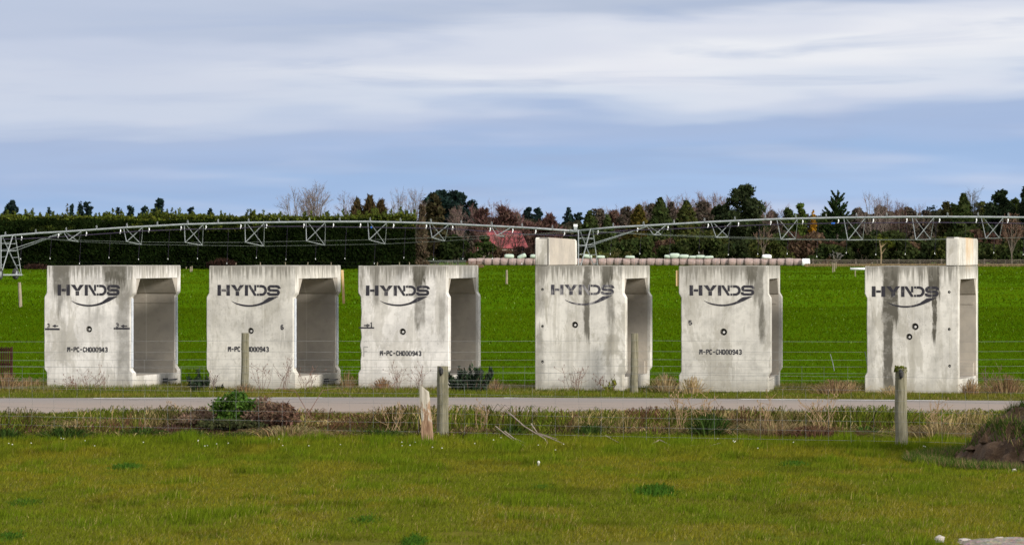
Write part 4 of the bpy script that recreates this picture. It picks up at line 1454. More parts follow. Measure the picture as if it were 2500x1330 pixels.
def bare_tree(name, px, yt, wpx, Z, c1, c2, label, seed=1, upright=0.6, levels=6, group=None, twig=0.019, start=0.22, cat='tree'):
    rg = np.random.default_rng(seed * 77 + int(px))
    h = Zh(yt, Z)
    w_ = wpx / F * Z
    ro = root_at(px, Z, name, label, cat, group)
    r0 = max(0.05, h * 0.013)
    mb = MB()
    lean = rg.normal(0, 0.02) * h
    fork_z = h * rg.uniform(0.18, 0.30)
    mb.tube([(0, 0, -0.3), (lean * 0.3, 0, fork_z * 0.5), (lean, 0, fork_z)], [r0 * 1.25, r0, r0 * 0.9], 6, False)
    nl = 5 if levels < 6 else rg.integers(8, 12)
    A, B, Cc, RR = [], [], [], []

    def q(p0, p1, p2, t):
        return p0 * (1 - t) ** 2 + p1 * 2 * t * (1 - t) + p2 * t * t
    for i in range(nl):
        th = (-1 + 2 * (i + rg.uniform(0.1, 0.9)) / nl) * math.radians(100 - 45 * upright)
        ry = rg.uniform(-0.5, 0.5)
        tip = np.array([lean + math.sin(th) * w_ * 0.46 * rg.uniform(0.75, 1.05), ry * w_ * 0.7, h * 0.56 + math.cos(th) * h * 0.42 * rg.uniform(0.85, 1.0)])
        p0 = np.array([lean * rg.uniform(0.6, 1.0), 0, fork_z * rg.uniform(0.75, 1.0)])
        p1 = np.array([p0[0] * 0.5 + tip[0] * 0.5 + rg.normal(0, 0.05) * w_, tip[1] * 0.5, p0[2] * 0.35 + tip[2] * 0.65])
        pts = [q(p0, p1, tip, t) for t in np.linspace(0, 1, 6)]
        mb.tube([tuple(p) for p in pts], [max(twig, r0 * 0.62 * (1 - t * 0.9)) for t in np.linspace(0, 1, 6)], 4, False)
        ns = 9 if levels >= 6 else 6
        for k_ in range(ns):
            t = rg.uniform(0.22, 0.97)
            s0 = q(p0, p1, tip, t)
            tan_ = q(p0, p1, tip, min(1, t + 0.05)) - q(p0, p1, tip, t - 0.05)
            tan_ /= np.linalg.norm(tan_) + 1e-6
            d = tan_ * 0.75 + rg.normal(0, 0.55, 3) * np.array([1, 0.8, 0.5]) + np.array([math.copysign(0.18, s0[0] - lean), 0, 0.28 * upright + 0.12])
            d /= np.linalg.norm(d)
            L = h * rg.uniform(0.12, 0.24) * (1.15 - 0.5 * t)
            e = s0 + d * L
            m = s0 + d * L * 0.5 + rg.normal(0, L * 0.06, 3)
            A.append(s0); B.append(m); Cc.append(e); RR.append(max(twig * 1.3, r0 * 0.22 * (1 - 0.5 * t)))
            for j in range(9):
                u = rg.uniform(0.25, 1.0)
                g0 = s0 + (e - s0) * u
                gd = d * 0.8 + rg.normal(0, 0.5, 3) + np.array([0, 0, 0.25])
                gd /= np.linalg.norm(gd)
                gl = h * rg.uniform(0.035, 0.085)
                A.append(g0); B.append(g0 + gd * gl * 0.5 + rg.normal(0, gl * 0.08, 3)); Cc.append(g0 + gd * gl); RR.append(twig)
    mb.build('trunk', M_bark, ro, True)
    arr = np.stack([np.array(A), np.array(B), np.array(Cc)], 1)
    arr[:, :, 2] *= h / max(np.percentile(arr[:, 2, 2], 99), 0.1)
    n = len(arr)
    off = rg.normal(size=(n, 3))
    off2 = rg.normal(size=(n, 3))
    off /= np.linalg.norm(off, axis=1)[:, None]
    off2 = np.cross(off, off2)
    off2 /= np.linalg.norm(off2, axis=1)[:, None]
    rr = np.array(RR)[:, None]
    Vv = np.stack([arr[:, 0] + off * rr, arr[:, 0] - off * rr, arr[:, 0] + off2 * rr, arr[:, 1] + off * rr * 0.8, arr[:, 1] - off * rr * 0.8, arr[:, 1] + off2 * rr * 0.8, arr[:, 2]], 1).reshape(-1, 3)
    base = np.arange(n)[:, None] * 7
    tri = np.array([[0, 1, 4], [0, 4, 3], [1, 2, 5], [1, 5, 4], [2, 0, 3], [2, 3, 5], [3, 4, 6], [4, 5, 6], [5, 3, 6]]).reshape(-1)
    T_ = (base + tri[None, :]).reshape(-1, 3)
    cols = two_col(c1, c2, n, rg)
    link('branches', np_mesh('branches', Vv, T_, np.repeat(cols, 7, 0)), ro, M_twig)
    return ro


def bush(name, px, yt, wpx, Z, c1, c2, label, seed=1, leaf=0.28, group=None, yb=645, dens=1.0, z0=0.0):
    rg = np.random.default_rng(seed * 53 + int(px))
    h = Zh(yt, Z) - z0
    w_ = wpx / F * Z
    ro = root_at(px, Z, name, label, 'bush', group)
    blobs = []
    for i in range(14):
        q = rg.uniform(-1, 1)
        hh = h * (1 - 0.35 * q * q) * rg.uniform(0.4, 0.98)
        br = min(w_, h) * rg.uniform(0.14, 0.26)
        blobs.append((q * w_ * 0.42, rg.uniform(-0.3, 0.3) * w_ * 0.6, max(br * 0.6, hh - br * 0.7), br * 1.2, br, br * 0.85))
    n = int(max(220, wpx * (yb - yt) * 0.30 * dens * (0.30 / leaf) ** 2))
    P, d, idx = blob_points(blobs, n, rg)
    P[:, 2] = np.maximum(P[:, 2], 0.05)
    leaf_object('foliage', P, leaf, two_col(c1, c2, n, rg, idx), rg, ro, d)
    mb = MB()
    for i in range(5):
        b = blobs[i]
        mb.tube([(b[0] * 0.2, b[1] * 0.2, -0.2), (b[0] * 0.6, b[1] * 0.6, b[2] * 0.5), b[:3]], [0.08, 0.06, 0.02], 5)
    mb.build('stem', M_bark, ro)
    return ro


for _px, _yt, _w, _lab in ((1178, 552, 44, 'small bare shrub in front of the left half of the red roof'), (1222, 548, 56, 'twiggy bare shrub in front of the middle of the red roof'), (1262, 552, 50, 'twiggy bare shrub in front of the right half of the red roof')):
    LATE.append((_px, _yt, _w, _lab))

# ------------------------------------------------------------------ the tall shelter hedge on the left
def hedge():
    rg = np.random.default_rng(99)
    ro = empty('shelter_hedge', (0, 0, 0), 'tall clipped conifer shelter hedge along the back of the field on the left', 'hedge')
    Z = 482.0
    x0, x1 = X(-420, Z), X(1013, Z)
    top = Zh(527, Z)
    # dark woody heart
    mb = MB()
    n = 60
    prof = [(1.1, 0.0), (0.7, 1.2), (0.15, 3.5), (0.0, 5.2), (0.5, 6.0), (2.0, top - 0.5), (4.2, top - 0.6), (5.0, 3.0), (5.0, 0.0)]
    for i in range(n + 1):
        for (dy, z) in prof:
            mb.v.append((x0 + 0.3 + (x1 - x0 - 0.6) * i / n, Z + 0.55 + dy + rg.normal(0, 0.12), z + (rg.normal(0, 0.12) if z > 0 else 0)))
    m_ = len(prof)
    for i in range(n):
        for j in range(m_ - 1):
            mb.f.append((i * m_ + j, (i + 1) * m_ + j, (i + 1) * m_ + j + 1, i * m_ + j + 1))
    mb.f.append(tuple(range(m_)))
    mb.f.append(tuple(n * m_ + j for j in range(m_ - 1, -1, -1)))
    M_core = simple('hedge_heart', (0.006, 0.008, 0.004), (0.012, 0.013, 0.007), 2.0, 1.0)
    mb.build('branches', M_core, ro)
    # clipped face, its shade put into near-black greens
    nf_ = 62000
    x = rg.uniform(x0, x1, nf_)
    t = rg.random(nf_)
    zp = np.array([z for _, z in prof[:6]])
    yp = np.array([y for y, _ in prof[:6]])
    z = t * (top - 0.4)
    bul = (fbm(x * 0.22, z * 0.45, 21, 3) - 0.5) * 1.5
    bump_l = 1.2 * np.exp(-((x - X(70, Z)) / 3.4) ** 2) * sst(1.5, 4.5, z)
    y = Z + np.interp(z, zp, yp) - bul - bump_l - rg.random(nf_) * 0.25
    keep = rg.random(nf_) < 0.55 + 0.45 * sst(0.4, 3, z)
    P = np.stack([x, y, z + 0.05], 1)[keep]
    nn = len(P)
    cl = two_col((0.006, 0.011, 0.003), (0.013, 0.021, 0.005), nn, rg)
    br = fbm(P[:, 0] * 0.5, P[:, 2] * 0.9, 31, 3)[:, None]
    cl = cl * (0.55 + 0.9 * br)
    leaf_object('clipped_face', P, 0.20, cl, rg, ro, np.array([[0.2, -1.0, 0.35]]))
    # fresh growth on shoulder and top, colour brightened upward as light from above
    nt_ = 40000
    x = rg.uniform(x0, x1, nt_)
    crest = (fbm(x * 0.35, x * 0 + 3, 41, 3) - 0.5) * 0.9
    u = rg.random(nt_) ** 0.8
    z = 4.9 + (top - 4.9) * u + crest * u + rg.normal(0, 0.10, nt_)
    y = Z - 0.15 + 3.4 * u ** 1.8 - (fbm(x * 0.25, z * 0.6, 22, 3) - 0.5) * 1.4 - 1.0 * np.exp(-((x - X(80, Z)) / 3.6) ** 2) * (1 - u * 0.5)
    back = rg.random(nt_) < 0.25
    y = np.where(back, Z + 1.5 + 3.2 * rg.random(nt_), y)
    z = np.where(back, top - 0.3 + crest + rg.normal(0, 0.15, nt_), z)
    P = np.stack([x, y, z], 1)
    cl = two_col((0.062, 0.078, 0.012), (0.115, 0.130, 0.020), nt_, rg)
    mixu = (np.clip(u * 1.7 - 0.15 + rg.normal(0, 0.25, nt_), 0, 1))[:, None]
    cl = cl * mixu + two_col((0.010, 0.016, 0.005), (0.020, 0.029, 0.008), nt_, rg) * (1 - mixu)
    leaf_object('lit_fresh_growth', P, 0.17, cl, rg, ro, np.array([[0.1, -0.5, 0.8]]))
    # feathery leaders
    ns = 210
    xs_ = rg.uniform(x0, x1, ns)
    Pn, cn = [], []
    for xx in xs_:
        hh = abs(rg.normal(0.45, 0.35)) + 0.15
        k_ = int(10 + hh * 26)
        tt = rg.random(k_)
        ln = rg.normal(0, 0.10)
        base = top - 0.25 + (float(fbm(np.array([xx * 0.35]), np.array([3.0]), 41, 3)[0]) - 0.5) * 0.9
        yy = Z + 1.6 + rg.uniform(-0.5, 2.5)
        wv = 0.20 * (1 - tt) + 0.03
        Pn.append(np.stack([xx + ln * tt + rg.normal(0, 1, k_) * wv, yy + rg.normal(0, 1, k_) * wv, base + hh * tt], 1))
    Pn = np.concatenate(Pn)
    leaf_object('leader_shoots', Pn, 0.12, two_col((0.055, 0.070, 0.014), (0.095, 0.112, 0.022), len(Pn), rg), rg, ro, None, 1.5, np.array([[0, 0, 1.0]]))


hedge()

# ------------------------------------------------------------------ trees
GRN = [(0.026, 0.038, 0.012), (0.046, 0.060, 0.018)]
BLU = [(0.010, 0.020, 0.018), (0.018, 0.032, 0.026)]
OLV = [(0.036, 0.044, 0.012), (0.064, 0.070, 0.020)]
BRN = [(0.066, 0.042, 0.026), (0.11, 0.072, 0.045)]
RED = [(0.070, 0.038, 0.032), (0.115, 0.064, 0.053)]
TW1 = [(0.16, 0.125, 0.11), (0.27, 0.215, 0.20)]
TW2 = [(0.15, 0.10, 0.09), (0.23, 0.16, 0.14)]
TW3 = [(0.10, 0.055, 0.045), (0.18, 0.10, 0.085)]

# pines and wispy tops behind the hedge
PB = 'pines rising behind the clipped hedge'
for px, yt, wp, Z, st, lab, sd in ((30, 493, 58, 760, 'broad', 'rounded dark pine at the far left behind the hedge', 1), (119, 511, 12, 760, 'cone', 'small dark pine tip left of the paired pointed pines', 2),
                                   (175, 503, 14, 760, 'cone', 'short dark conifer just left of the paired pointed pines', 3), (196, 496, 17, 760, 'cone', 'left one of the paired pointed pines above the hedge', 4), (214, 495, 22, 760, 'pine', 'right one of the paired pointed pines above the hedge', 5),
                                   (288, 509, 12, 760, 'pine', 'tiny pine top showing well left of the big round pine', 12), (318, 505, 22, 760, 'pine', 'low ragged pine in the run left of the big round pine', 6), (350, 507, 22, 760, 'pine', 'low pine touching the left side of the big round pine', 7), (391, 488, 52, 760, 'broad', 'big round dark pine standing above the hedge', 8),
                                   (465, 509, 14, 760, 'pine', 'small pine top above the hedge right of the big round pine', 9), (513, 512, 14, 760, 'pine', 'last small pine top above the hedge before the bare trees', 10)):
    crown_tree('pine_tree', px, yt, wp, Z, *BLU, lab, st, sd, yb=600, leaf=0.36, group=PB, dens=1.5)
for px, yt, wp, lab in ((164, 499, 12, 'wispy grey larch tip rising above the hedge on the left'),):
    crown_tree('larch_tree', px, yt, wp, 600, (0.07, 0.075, 0.06), (0.10, 0.10, 0.085), lab, 'cone', 5, yb=560, leaf=0.2, dens=0.35)

bare_tree('bare_tree', 716, 457, 84, 560, *TW1, 'leftmost of three bare trees above the hedge, leaning left with drooping twigs', 1, 0.45, 6)
bare_tree('bare_tree', 752, 462, 50, 565, *TW1, 'middle of three bare trees above the hedge', 2, 0.7, 6)
bare_tree('bare_tree', 774, 444, 62, 560, *TW1, 'tallest of the three bare trees above the hedge, furthest right', 3, 0.75, 6)
bare_tree('bare_tree', 848, 469, 50, 560, *TW2, 'small bare tree left of the russet conifers at the hedge end', 4, 0.6, 6)
bare_tree('bare_tree', 978, 460, 66, 600, *TW1, 'pale bare tree left of the dark umbrella pine', 5, 0.6, 6)
bare_tree('bare_tree', 1018, 458, 44, 605, *TW1, 'slender pale bare tree touching the dark umbrella pine', 6, 0.6, 6)
for px, yt, wp, lab, sd in ((872, 490, 40, 'left russet cypress at the end of the hedge', 1), (902, 484, 44, 'tallest russet cypress at the end of the hedge', 2), (930, 494, 44, 'right russet cypress at the end of the hedge', 3)):
    crown_tree('russet_cypress', px, yt, wp, 520, (0.045, 0.032, 0.014), (0.080, 0.055, 0.026), lab, 'cone', sd, yb=600, leaf=0.24, dens=0.9)
crown_tree('macrocarpa_tree', 1092, 469, 122, 720, *BLU, 'huge dark umbrella shaped pine right of the hedge', 'umbrella', 4, yb=570, leaf=0.40, dens=1.8)
crown_tree('dark_conifer', 1150, 492, 60, 722, *BLU, 'lower dark shoulder tree at the right of the umbrella pine', 'broad', 6, yb=580, leaf=0.4, dens=1.2)
crown_tree('brown_conifer', 1062, 476, 54, 600, (0.030, 0.026, 0.012), (0.055, 0.045, 0.022), 'brownish conifer in front of the umbrella pine', 'broad', 7, yb=600, dens=0.9)
crown_tree('brown_column_tree', 1029, 505, 30, 500, (0.085, 0.062, 0.040), (0.135, 0.100, 0.066), 'brown leafless columnar bush at the right end of the clipped hedge', 'broad', 3, yb=648, leaf=0.18, dens=1.1, low=0.04)
bare_tree('bare_tree', 1118, 500, 40, 610, *TW2, 'small brown bare tree in front of the dark shoulder tree', 12, 0.8, 6)
for px, yt, wp, lab, sd in ((1168, 497, 62, 'leftmost of four reddish bare birches', 1), (1204, 490, 60, 'second of four reddish bare birches from the left', 2), (1232, 487, 54, 'tallest of four reddish bare birches', 3), (1258, 505, 52, 'rightmost of four reddish bare birches', 4)):
    bare_tree('bare_birch', px, yt, wp, 640, (0.16, 0.085, 0.08), (0.25, 0.15, 0.14), lab, sd + 20, 0.5, 6, group='reddish bare birches')
for px, yt, wp, Z, lab, sd in ((1180, 512, 56, 632, 'russet bush below the leftmost reddish birches', 1), (1228, 508, 66, 636, 'dark red rounded bush under the tallest birch', 2), (1340, 527, 66, 600, 'dome shaped russet bush left of the tall headwall', 3), (1290, 545, 62, 640, 'low russet bush right of the red roof', 4)):
    crown_tree('russet_shrub', px, yt, wp, Z, *RED, lab, 'broad', sd, yb=600, leaf=0.24, dens=0.85, cat='bush', low=0.1)
for px, yt, wp, lab, sd in ((1288, 508, 32, 'left dark blue green pine between the birches and the tall headwall', 1), (1312, 510, 26, 'right dark blue green pine between the birches and the tall headwall', 2), (1388, 513, 34, 'layered dark pine above the control box of the irrigator', 3), (1412, 522, 26, 'small bluish pine right behind the control box', 4)):
    crown_tree('pine_tree', px, yt, wp, 760, *BLU, lab, 'cone' if sd == 3 else 'pine', sd + 30, yb=600, leaf=0.36, dens=1.4)
crown_tree('conifer', 1440, 519, 52, 640, *GRN, 'rounded green conifer right of the irrigator tower', 'cone', 9, yb=630, dens=1.0)
crown_tree('conifer', 1483, 530, 36, 634, *GRN, 'small conical conifer at the left of the bare thicket', 'cone', 10, yb=630)
# thicket of upright bare saplings
for i, px in enumerate(np.linspace(1466, 1765, 15)):
    yt = np.interp(px, [1466, 1560, 1640, 1700, 1765], [508, 494, 480, 472, 470]) + (i * 7 % 11) - 4
    bare_tree('bare_sapling', px + (i * 13 % 9) - 4, yt, 40, 690 + (i % 3) * 6, *TW2, 'upright brown bare sapling in the thicket behind the green conifers', i + 40, 0.9, 6, group='bare saplings of the thicket', start=0.3, twig=0.026)
for i, px in enumerate((1500, 1552, 1600, 1660, 1712)):
    crown_tree('russet_shrub', px, 517 + (i * 5 % 9), 66, 684, (0.075, 0.045, 0.034), (0.12, 0.072, 0.055), 'brown leafless undergrowth within the bare thicket', 'broad', i + 50, yb=620, leaf=0.22, group='brown undergrowth of the thicket', dens=0.8, cat='bush')
for px, yt, wp, c, lab, sd in ((1560, 505, 54, [(0.045, 0.040, 0.010), (0.080, 0.062, 0.014)], 'yellowish green conifer in front of the thicket', 1), (1612, 487, 56, GRN, 'tall dark green conifer in front of the thicket', 2), (1676, 494, 54, OLV, 'olive conifer in front of the thicket left of the big dark evergreen', 3)):
    crown_tree('conifer', px, yt, wp, 640, *c, lab, 'cone', sd + 60, yb=635, dens=1.1)
crown_tree('dark_evergreen', 1818, 455, 116, 650, (0.022, 0.031, 0.014), (0.042, 0.054, 0.022), 'big dark open crowned evergreen, tallest on the right', 'broad', 14, yb=620, leaf=0.25, dens=1.0, low=0.08)
crown_tree('dark_evergreen', 1752, 505, 60, 652, (0.018, 0.026, 0.012), (0.030, 0.042, 0.016), 'lower dark evergreen at the left foot of the biggest one', 'broad', 5, yb=620, dens=0.9)
bare_tree('bare_tree', 1868, 490, 44, 660, *TW2, 'thin bare tree against the right side of the biggest evergreen', 61, 0.8, 6)
bare_tree('bare_tree', 1908, 500, 46, 670, *TW2, 'bare brown tree in the gap right of the biggest evergreen', 62, 0.7, 6)
crown_tree('green_shrub_tree', 1952, 499, 48, 655, (0.040, 0.062, 0.012), (0.070, 0.095, 0.020), 'bright olive rounded tree left of the splayed cypress', 'broad', 6, yb=600, leaf=0.26)
crown_tree('golden_shrub', 1985, 516, 24, 655, (0.26, 0.13, 0.010), (0.38, 0.20, 0.020), 'small orange yellow bush beside the splayed cypress', 'broad', 7, yb=545, leaf=0.2, cat='bush')


def splay_cypress(px, yt, wpx, Z, label):
    rg = np.random.default_rng(404)
    h, w_ = Zh(yt, Z), wpx / F * Z
    ro = root_at(px, Z, 'splayed_cypress', label, 'tree')
    trunk(ro, h * 0.9, 0.3, rg)
    Pn, D = [], []
    for i in range(88):
        t = 0.26 + 0.70 * rg.random()
        a = rg.uniform(0, 2 * math.pi)
        L = w_ * 0.95 * (1 - t * 0.72) * rg.uniform(0.6, 1.05)
        d = np.array([math.cos(a), math.sin(a) * 0.6, 0.50 + 0.75 * t * t])
        d /= np.linalg.norm(d)
        st = np.array([0, 0, h * t - L * d[2] * 0.75])
        n = int(18 + L * 16)
        s_ = rg.random(n) ** 0.65
        p = st + d * (s_ * L)[:, None] + np.array([0, 0, 1.0]) * (0.10 * L * s_ ** 2)[:, None]
        p += rg.normal(0, 1, (n, 3)) * (0.10 * (1.2 - s_))[:, None]
        Pn.append(p)
        D.append(np.repeat(d[None, :], n, 0))
    P, D = np.concatenate(Pn), np.concatenate(D)
    P[:, 2] = np.minimum(P[:, 2], h)
    leaf_object('crown', P, 0.16, two_col((0.016, 0.030, 0.010), (0.034, 0.055, 0.016), len(P), rg), rg, ro, None, 1.7, D * 1.2)


splay_cypress(2044, 464, 92, 640, 'dark cypress with splayed upswept branches')
bare_tree('bare_tree', 2128, 467, 92, 650, *TW1, 'wide spreading bare tree right of the splayed cypress', 71, 0.35, 6)
bare_tree('bare_tree', 2168, 473, 60, 655, *TW2, 'dense bare tree right of the wide spreading one', 72, 0.75, 6)
bare_tree('bare_tree', 2202, 488, 44, 655, *TW3, 'brown bare tree with a narrow crown at the right of the dense bare tree', 73, 0.85, 6)
bare_tree('bare_tree', 2245, 497, 46, 690, *TW2, 'small bare tree left of the tiny distant pines', 74, 0.8, 6)
crown_tree('pine_tree', 2281, 502, 18, 900, (0.020, 0.034, 0.038), (0.030, 0.046, 0.050), 'small bluish distant pine with a round top', 'pine', 91, yb=560, leaf=0.42)
crown_tree('pine_tree', 2264, 507, 22, 905, (0.020, 0.034, 0.038), (0.030, 0.046, 0.050), 'low bluish distant pine left of the round topped one', 'pine', 92, yb=560, leaf=0.42)
crown_tree('conifer', 2312, 498, 56, 650, (0.030, 0.030, 0.012), (0.055, 0.050, 0.020), 'olive brown conifer left of the pair of dark conifers', 'broad', 81, yb=630)
crown_tree('conifer', 2352, 477, 56, 645, *GRN, 'pointed dark conifer with a wispy tall neighbour', 'cone', 82, yb=630, dens=1.2)
bare_tree('bare_tree', 2372, 457, 30, 650, (0.10, 0.10, 0.095), (0.16, 0.155, 0.15), 'thin grey wispy tree rising above the pointed dark conifer', 83, 0.9, 6)
crown_tree('conifer', 2444, 468, 88, 645, (0.015, 0.024, 0.013), (0.028, 0.040, 0.018), 'broad dark evergreen near the right edge of the photo', 'broad', 84, yb=630, dens=1.1, leaf=0.28)
crown_tree('conifer', 2506, 458, 62, 640, (0.014, 0.022, 0.014), (0.026, 0.036, 0.018), 'dark conifer cut by the right edge of the photo', 'broad', 85, yb=630, dens=1.0)
bare_tree('bare_tree', 2470, 520, 66, 600, (0.17, 0.10, 0.07), (0.24, 0.15, 0.11), 'russet bare tree at the right edge in front of the dark evergreens', 86, 0.6, 6)
crown_tree('conifer', 2575, 470, 90, 650, *GRN, 'green conifer just outside the right edge', 'broad', 87, yb=630)

for i, (px, yt, wp, lab) in enumerate(LATE):
    bare_tree('bare_shrub', px, yt, wp, 604, (0.12, 0.068, 0.058), (0.19, 0.115, 0.10), lab, 200 + i, 0.5, 6, cat='bush')
FILL = [(1460, 512, 62, 'brown'), (1530, 508, 66, 'brown'), (1590, 500, 66, 'brown'), (1640, 497, 60, 'brown'), (1715, 494, 66, 'brown'), (1890, 516, 60, 'brown'), (1925, 512, 60, 'green'), (2010, 520, 66, 'green'), (2095, 510, 70, 'brown'), (2150, 505, 80, 'brown'), (2215, 508, 70, 'brown'), (2260, 516, 60, 'brown'), (2330, 500, 66, 'green'), (2395, 495, 66, 'olive'), (2420, 505, 70, 'brown'), (2480, 488, 66, 'green'), (1165, 515, 60, 'brown'), (1262, 522, 60, 'brown'), (1110, 512, 50, 'brown')]
for i, (px, yt, wp, kd) in enumerate(FILL):
    c = {'brown': [(0.052, 0.042, 0.031), (0.092, 0.074, 0.056)], 'green': GRN, 'olive': OLV}[kd]
    crown_tree('woodland_tree', px, yt, wp, 665 + i % 5 * 3, *c, {'brown': 'brown leafless tree filling the wood behind the conifers', 'green': 'dark green tree filling the wood between the taller evergreens', 'olive': 'olive tree filling the wood near the right edge'}[kd], 'broad', 300 + i, yb=600, leaf=0.24 if kd == 'brown' else 0.3, group='middle trees of the right hand wood', dens=0.75)
# lower storey
UN = 'shrubs along the foot of the right hand trees'
ui = [(1102, 572, 118, 600, [(0.013, 0.020, 0.007), (0.026, 0.036, 0.011)], 'wide dark green bush left of the red roof'), (1060, 566, 74, 610, [(0.050, 0.056, 0.012), (0.080, 0.086, 0.020)], 'yellow green bush top behind the wide dark bush'),
      (1182, 572, 44, 601, GRN, 'dark green bush covering the left part of the red roof'), (1215, 598, 84, 603, BRN, 'brown leafless bush below the red roof'),
      (1265, 600, 84, 604, [(0.075, 0.045, 0.034), (0.12, 0.075, 0.058)], 'red brown twiggy bush left of the tall headwall'), (1330, 585, 100, 606, RED, 'russet scrub hidden behind the tall headwall'),
      (1452, 604, 92, 600, [(0.055, 0.062, 0.016), (0.095, 0.10, 0.030)], 'yellow green low shrub right of the irrigator tower'), (1512, 606, 66, 598, [(0.050, 0.056, 0.018), (0.085, 0.085, 0.030)], 'dry yellowish shrub behind the pink bales'),
      (1500, 575, 70, 640, BRN, 'brown bush behind the yellow green shrubs'), (1405, 570, 80, 650, GRN, 'dark bush behind the irrigator tower')]
for i, (px, yt, wp, Z, c, lab) in enumerate(ui):
    bush('bush', px, yt, wp, Z, *c, lab, i + 1, 0.26, yb=648)
pal = [GRN, [(0.022, 0.030, 0.010), (0.040, 0.052, 0.016)], OLV, BRN, [(0.026, 0.034, 0.012), (0.048, 0.060, 0.018)], [(0.045, 0.026, 0.018), (0.070, 0.042, 0.030)], [(0.018, 0.026, 0.010), (0.034, 0.044, 0.016)]]
for i in range(34):
    px = 1560 + i * 31.0 + (i * 17 % 19) - 9
    bush('bush', px, 556 + (i * 29 % 34), 84 + (i * 11 % 30), 606 + (i * 7 % 5) * 7, *pal[(i * 5 + i // 7) % 7], 'dense shrub in the dark undergrowth beneath the right hand trees', i + 20, 0.28, UN, yb=650, dens=1.15)
# a distant wood that closes the view between trunks
rg = np.random.default_rng(55)
n = 30000
px = rg.uniform(990, 2750, n)
top_y = np.interp(px, [990, 1060, 1150, 1260, 1330, 1420, 1500, 1700, 1900, 2000, 2250, 2300, 2750], [556, 540, 540, 538, 546, 550, 528, 512, 526, 530, 518, 520, 510]) + (fbm(px * 0.04, px * 0, 61, 3) - 0.5) * 30
Zv = rg.uniform(735, 750, n)
zt = HC + (HOR - top_y) / F * Zv
P = np.stack([(px - CX) / F * Zv, Zv, zt * rg.random(n) ** 0.8], 1)
wd = leaf_object('distant_wood', P, 0.52, two_col((0.024, 0.026, 0.015), (0.060, 0.050, 0.034), n, rg), rg, None, np.array([[0, -1.0, 0.4]]))
tag(wd, 'dark wood closing the view behind the right hand trees', 'wood', kind='stuff')


def cabbage_tree(px, yt, Z, label):
    rg = np.random.default_rng(12)
    ro = root_at(px, Z, 'cabbage_tree', label, 'tree')
    h = Zh(yt, Z)
    mb = MB()
    heads = [(-0.2, 0, h - 0.9), (0.9, 0.2, h - 1.3), (1.5, -0.2, h - 1.9), (0.3, 0.3, h - 1.6)]
    mb.tube([(0, 0, -0.2), (0.1, 0, h * 0.3), (0, 0, h * 0.55)], [0.13, 0.11, 0.10], 6)
    for hx in heads:
        mb.tube([(0, 0, h * 0.53), (hx[0] * 0.6, hx[1] * 0.5, h * 0.68), hx], [0.09, 0.07, 0.05], 5)
    mb.tube([(0.02, 0, h * 0.33), (0.75, 0, h * 0.52)], [0.06, 0.04], 5)
    mb.build('trunk', simple('cabbage_bark', (0.20, 0.14, 0.08), (0.30, 0.22, 0.13), 6.0), ro)
    V_, T_ = [], []
    for hx in heads:
        for i in range(90):
            d = Vector(rg.normal(0, 1, 3)).normalized()
            d.z = d.z * 0.8 + 0.15
            L = rg.uniform(0.6, 1.0)
            b = Vector(hx)
            s_ = d.cross(Vector((0, 0, 1))).normalized() * 0.05
            k_ = len(V_)
            V_ += [b - s_, b + s_, b + d * L * 0.6 + s_ * 1.3, b + d * L + Vector((0, 0, -0.25 * L)), b + d * L * 0.6 - s_ * 1.3]
            T_ += [(k_, k_ + 1, k_ + 2), (k_, k_ + 2, k_ + 4), (k_ + 4, k_ + 2, k_ + 3)]
    V_ = np.array([tuple(v) for v in V_])
    link('crown', np_mesh('crown', V_, T_, np.repeat(two_col((0.085, 0.10, 0.014), (0.13, 0.145, 0.026), len(V_) // 5, rg), 5, 0)), ro, M_leaf)


cabbage_tree(2150, 566, 580, 'yellow green cabbage tree with a thin bare trunk before the dark trees')
bare_tree('bare_shrub', 2040, 612, 40, 575, (0.24, 0.23, 0.21), (0.34, 0.33, 0.30), 'pale dead branch leaning in the dark undergrowth', 95, 0.3, 3, cat='bush')
bare_tree('bare_shrub', 1862, 553, 60, 598, (0.17, 0.115, 0.08), (0.25, 0.17, 0.12), 'pale brown bare shrub in front of the dark evergreens', 96, 0.6, 5, cat='bush')
for px, wpx, lab in ((83, 56, 'reddish brown bush at the foot of the hedge left of the first unit'), (540, 60, 'reddish brown bush at the foot of the hedge above the second unit')):
    crown_tree('russet_shrub', px, 648 if px < 100 else 634, wpx, 474, (0.026, 0.014, 0.011), (0.042, 0.024, 0.018), lab, 'broad', 5, yb=662, leaf=0.14, cat='bush', dens=0.8)

# ------------------------------------------------------------------ grass
def blades(x, y, hgt, wid, lean, rg, cols, z=None, tip=0.8):
    """one triangle per blade"""
    n = len(x)
    if z is None:
        z = ground_z(x, y)
    a = rg.uniform(0, 2 * np.pi, n)
    dx, dy = np.cos(a) * wid / 2, np.sin(a) * wid / 2
    lx, ly = lean
    base = np.stack([x, y, z - 0.015], 1)
    s_ = np.stack([dx, dy, np.zeros(n)], 1)
    tipv = base + np.stack([lx, ly, hgt + 0.015], 1)
    V_ = np.stack([base - s_, base + s_, tipv], 1).reshape(-1, 3)
    cc = np.stack([cols * tip, cols * tip, cols], 1).reshape(-1, 3)
    return V_, np.arange(3 * n).reshape(n, 3), cc


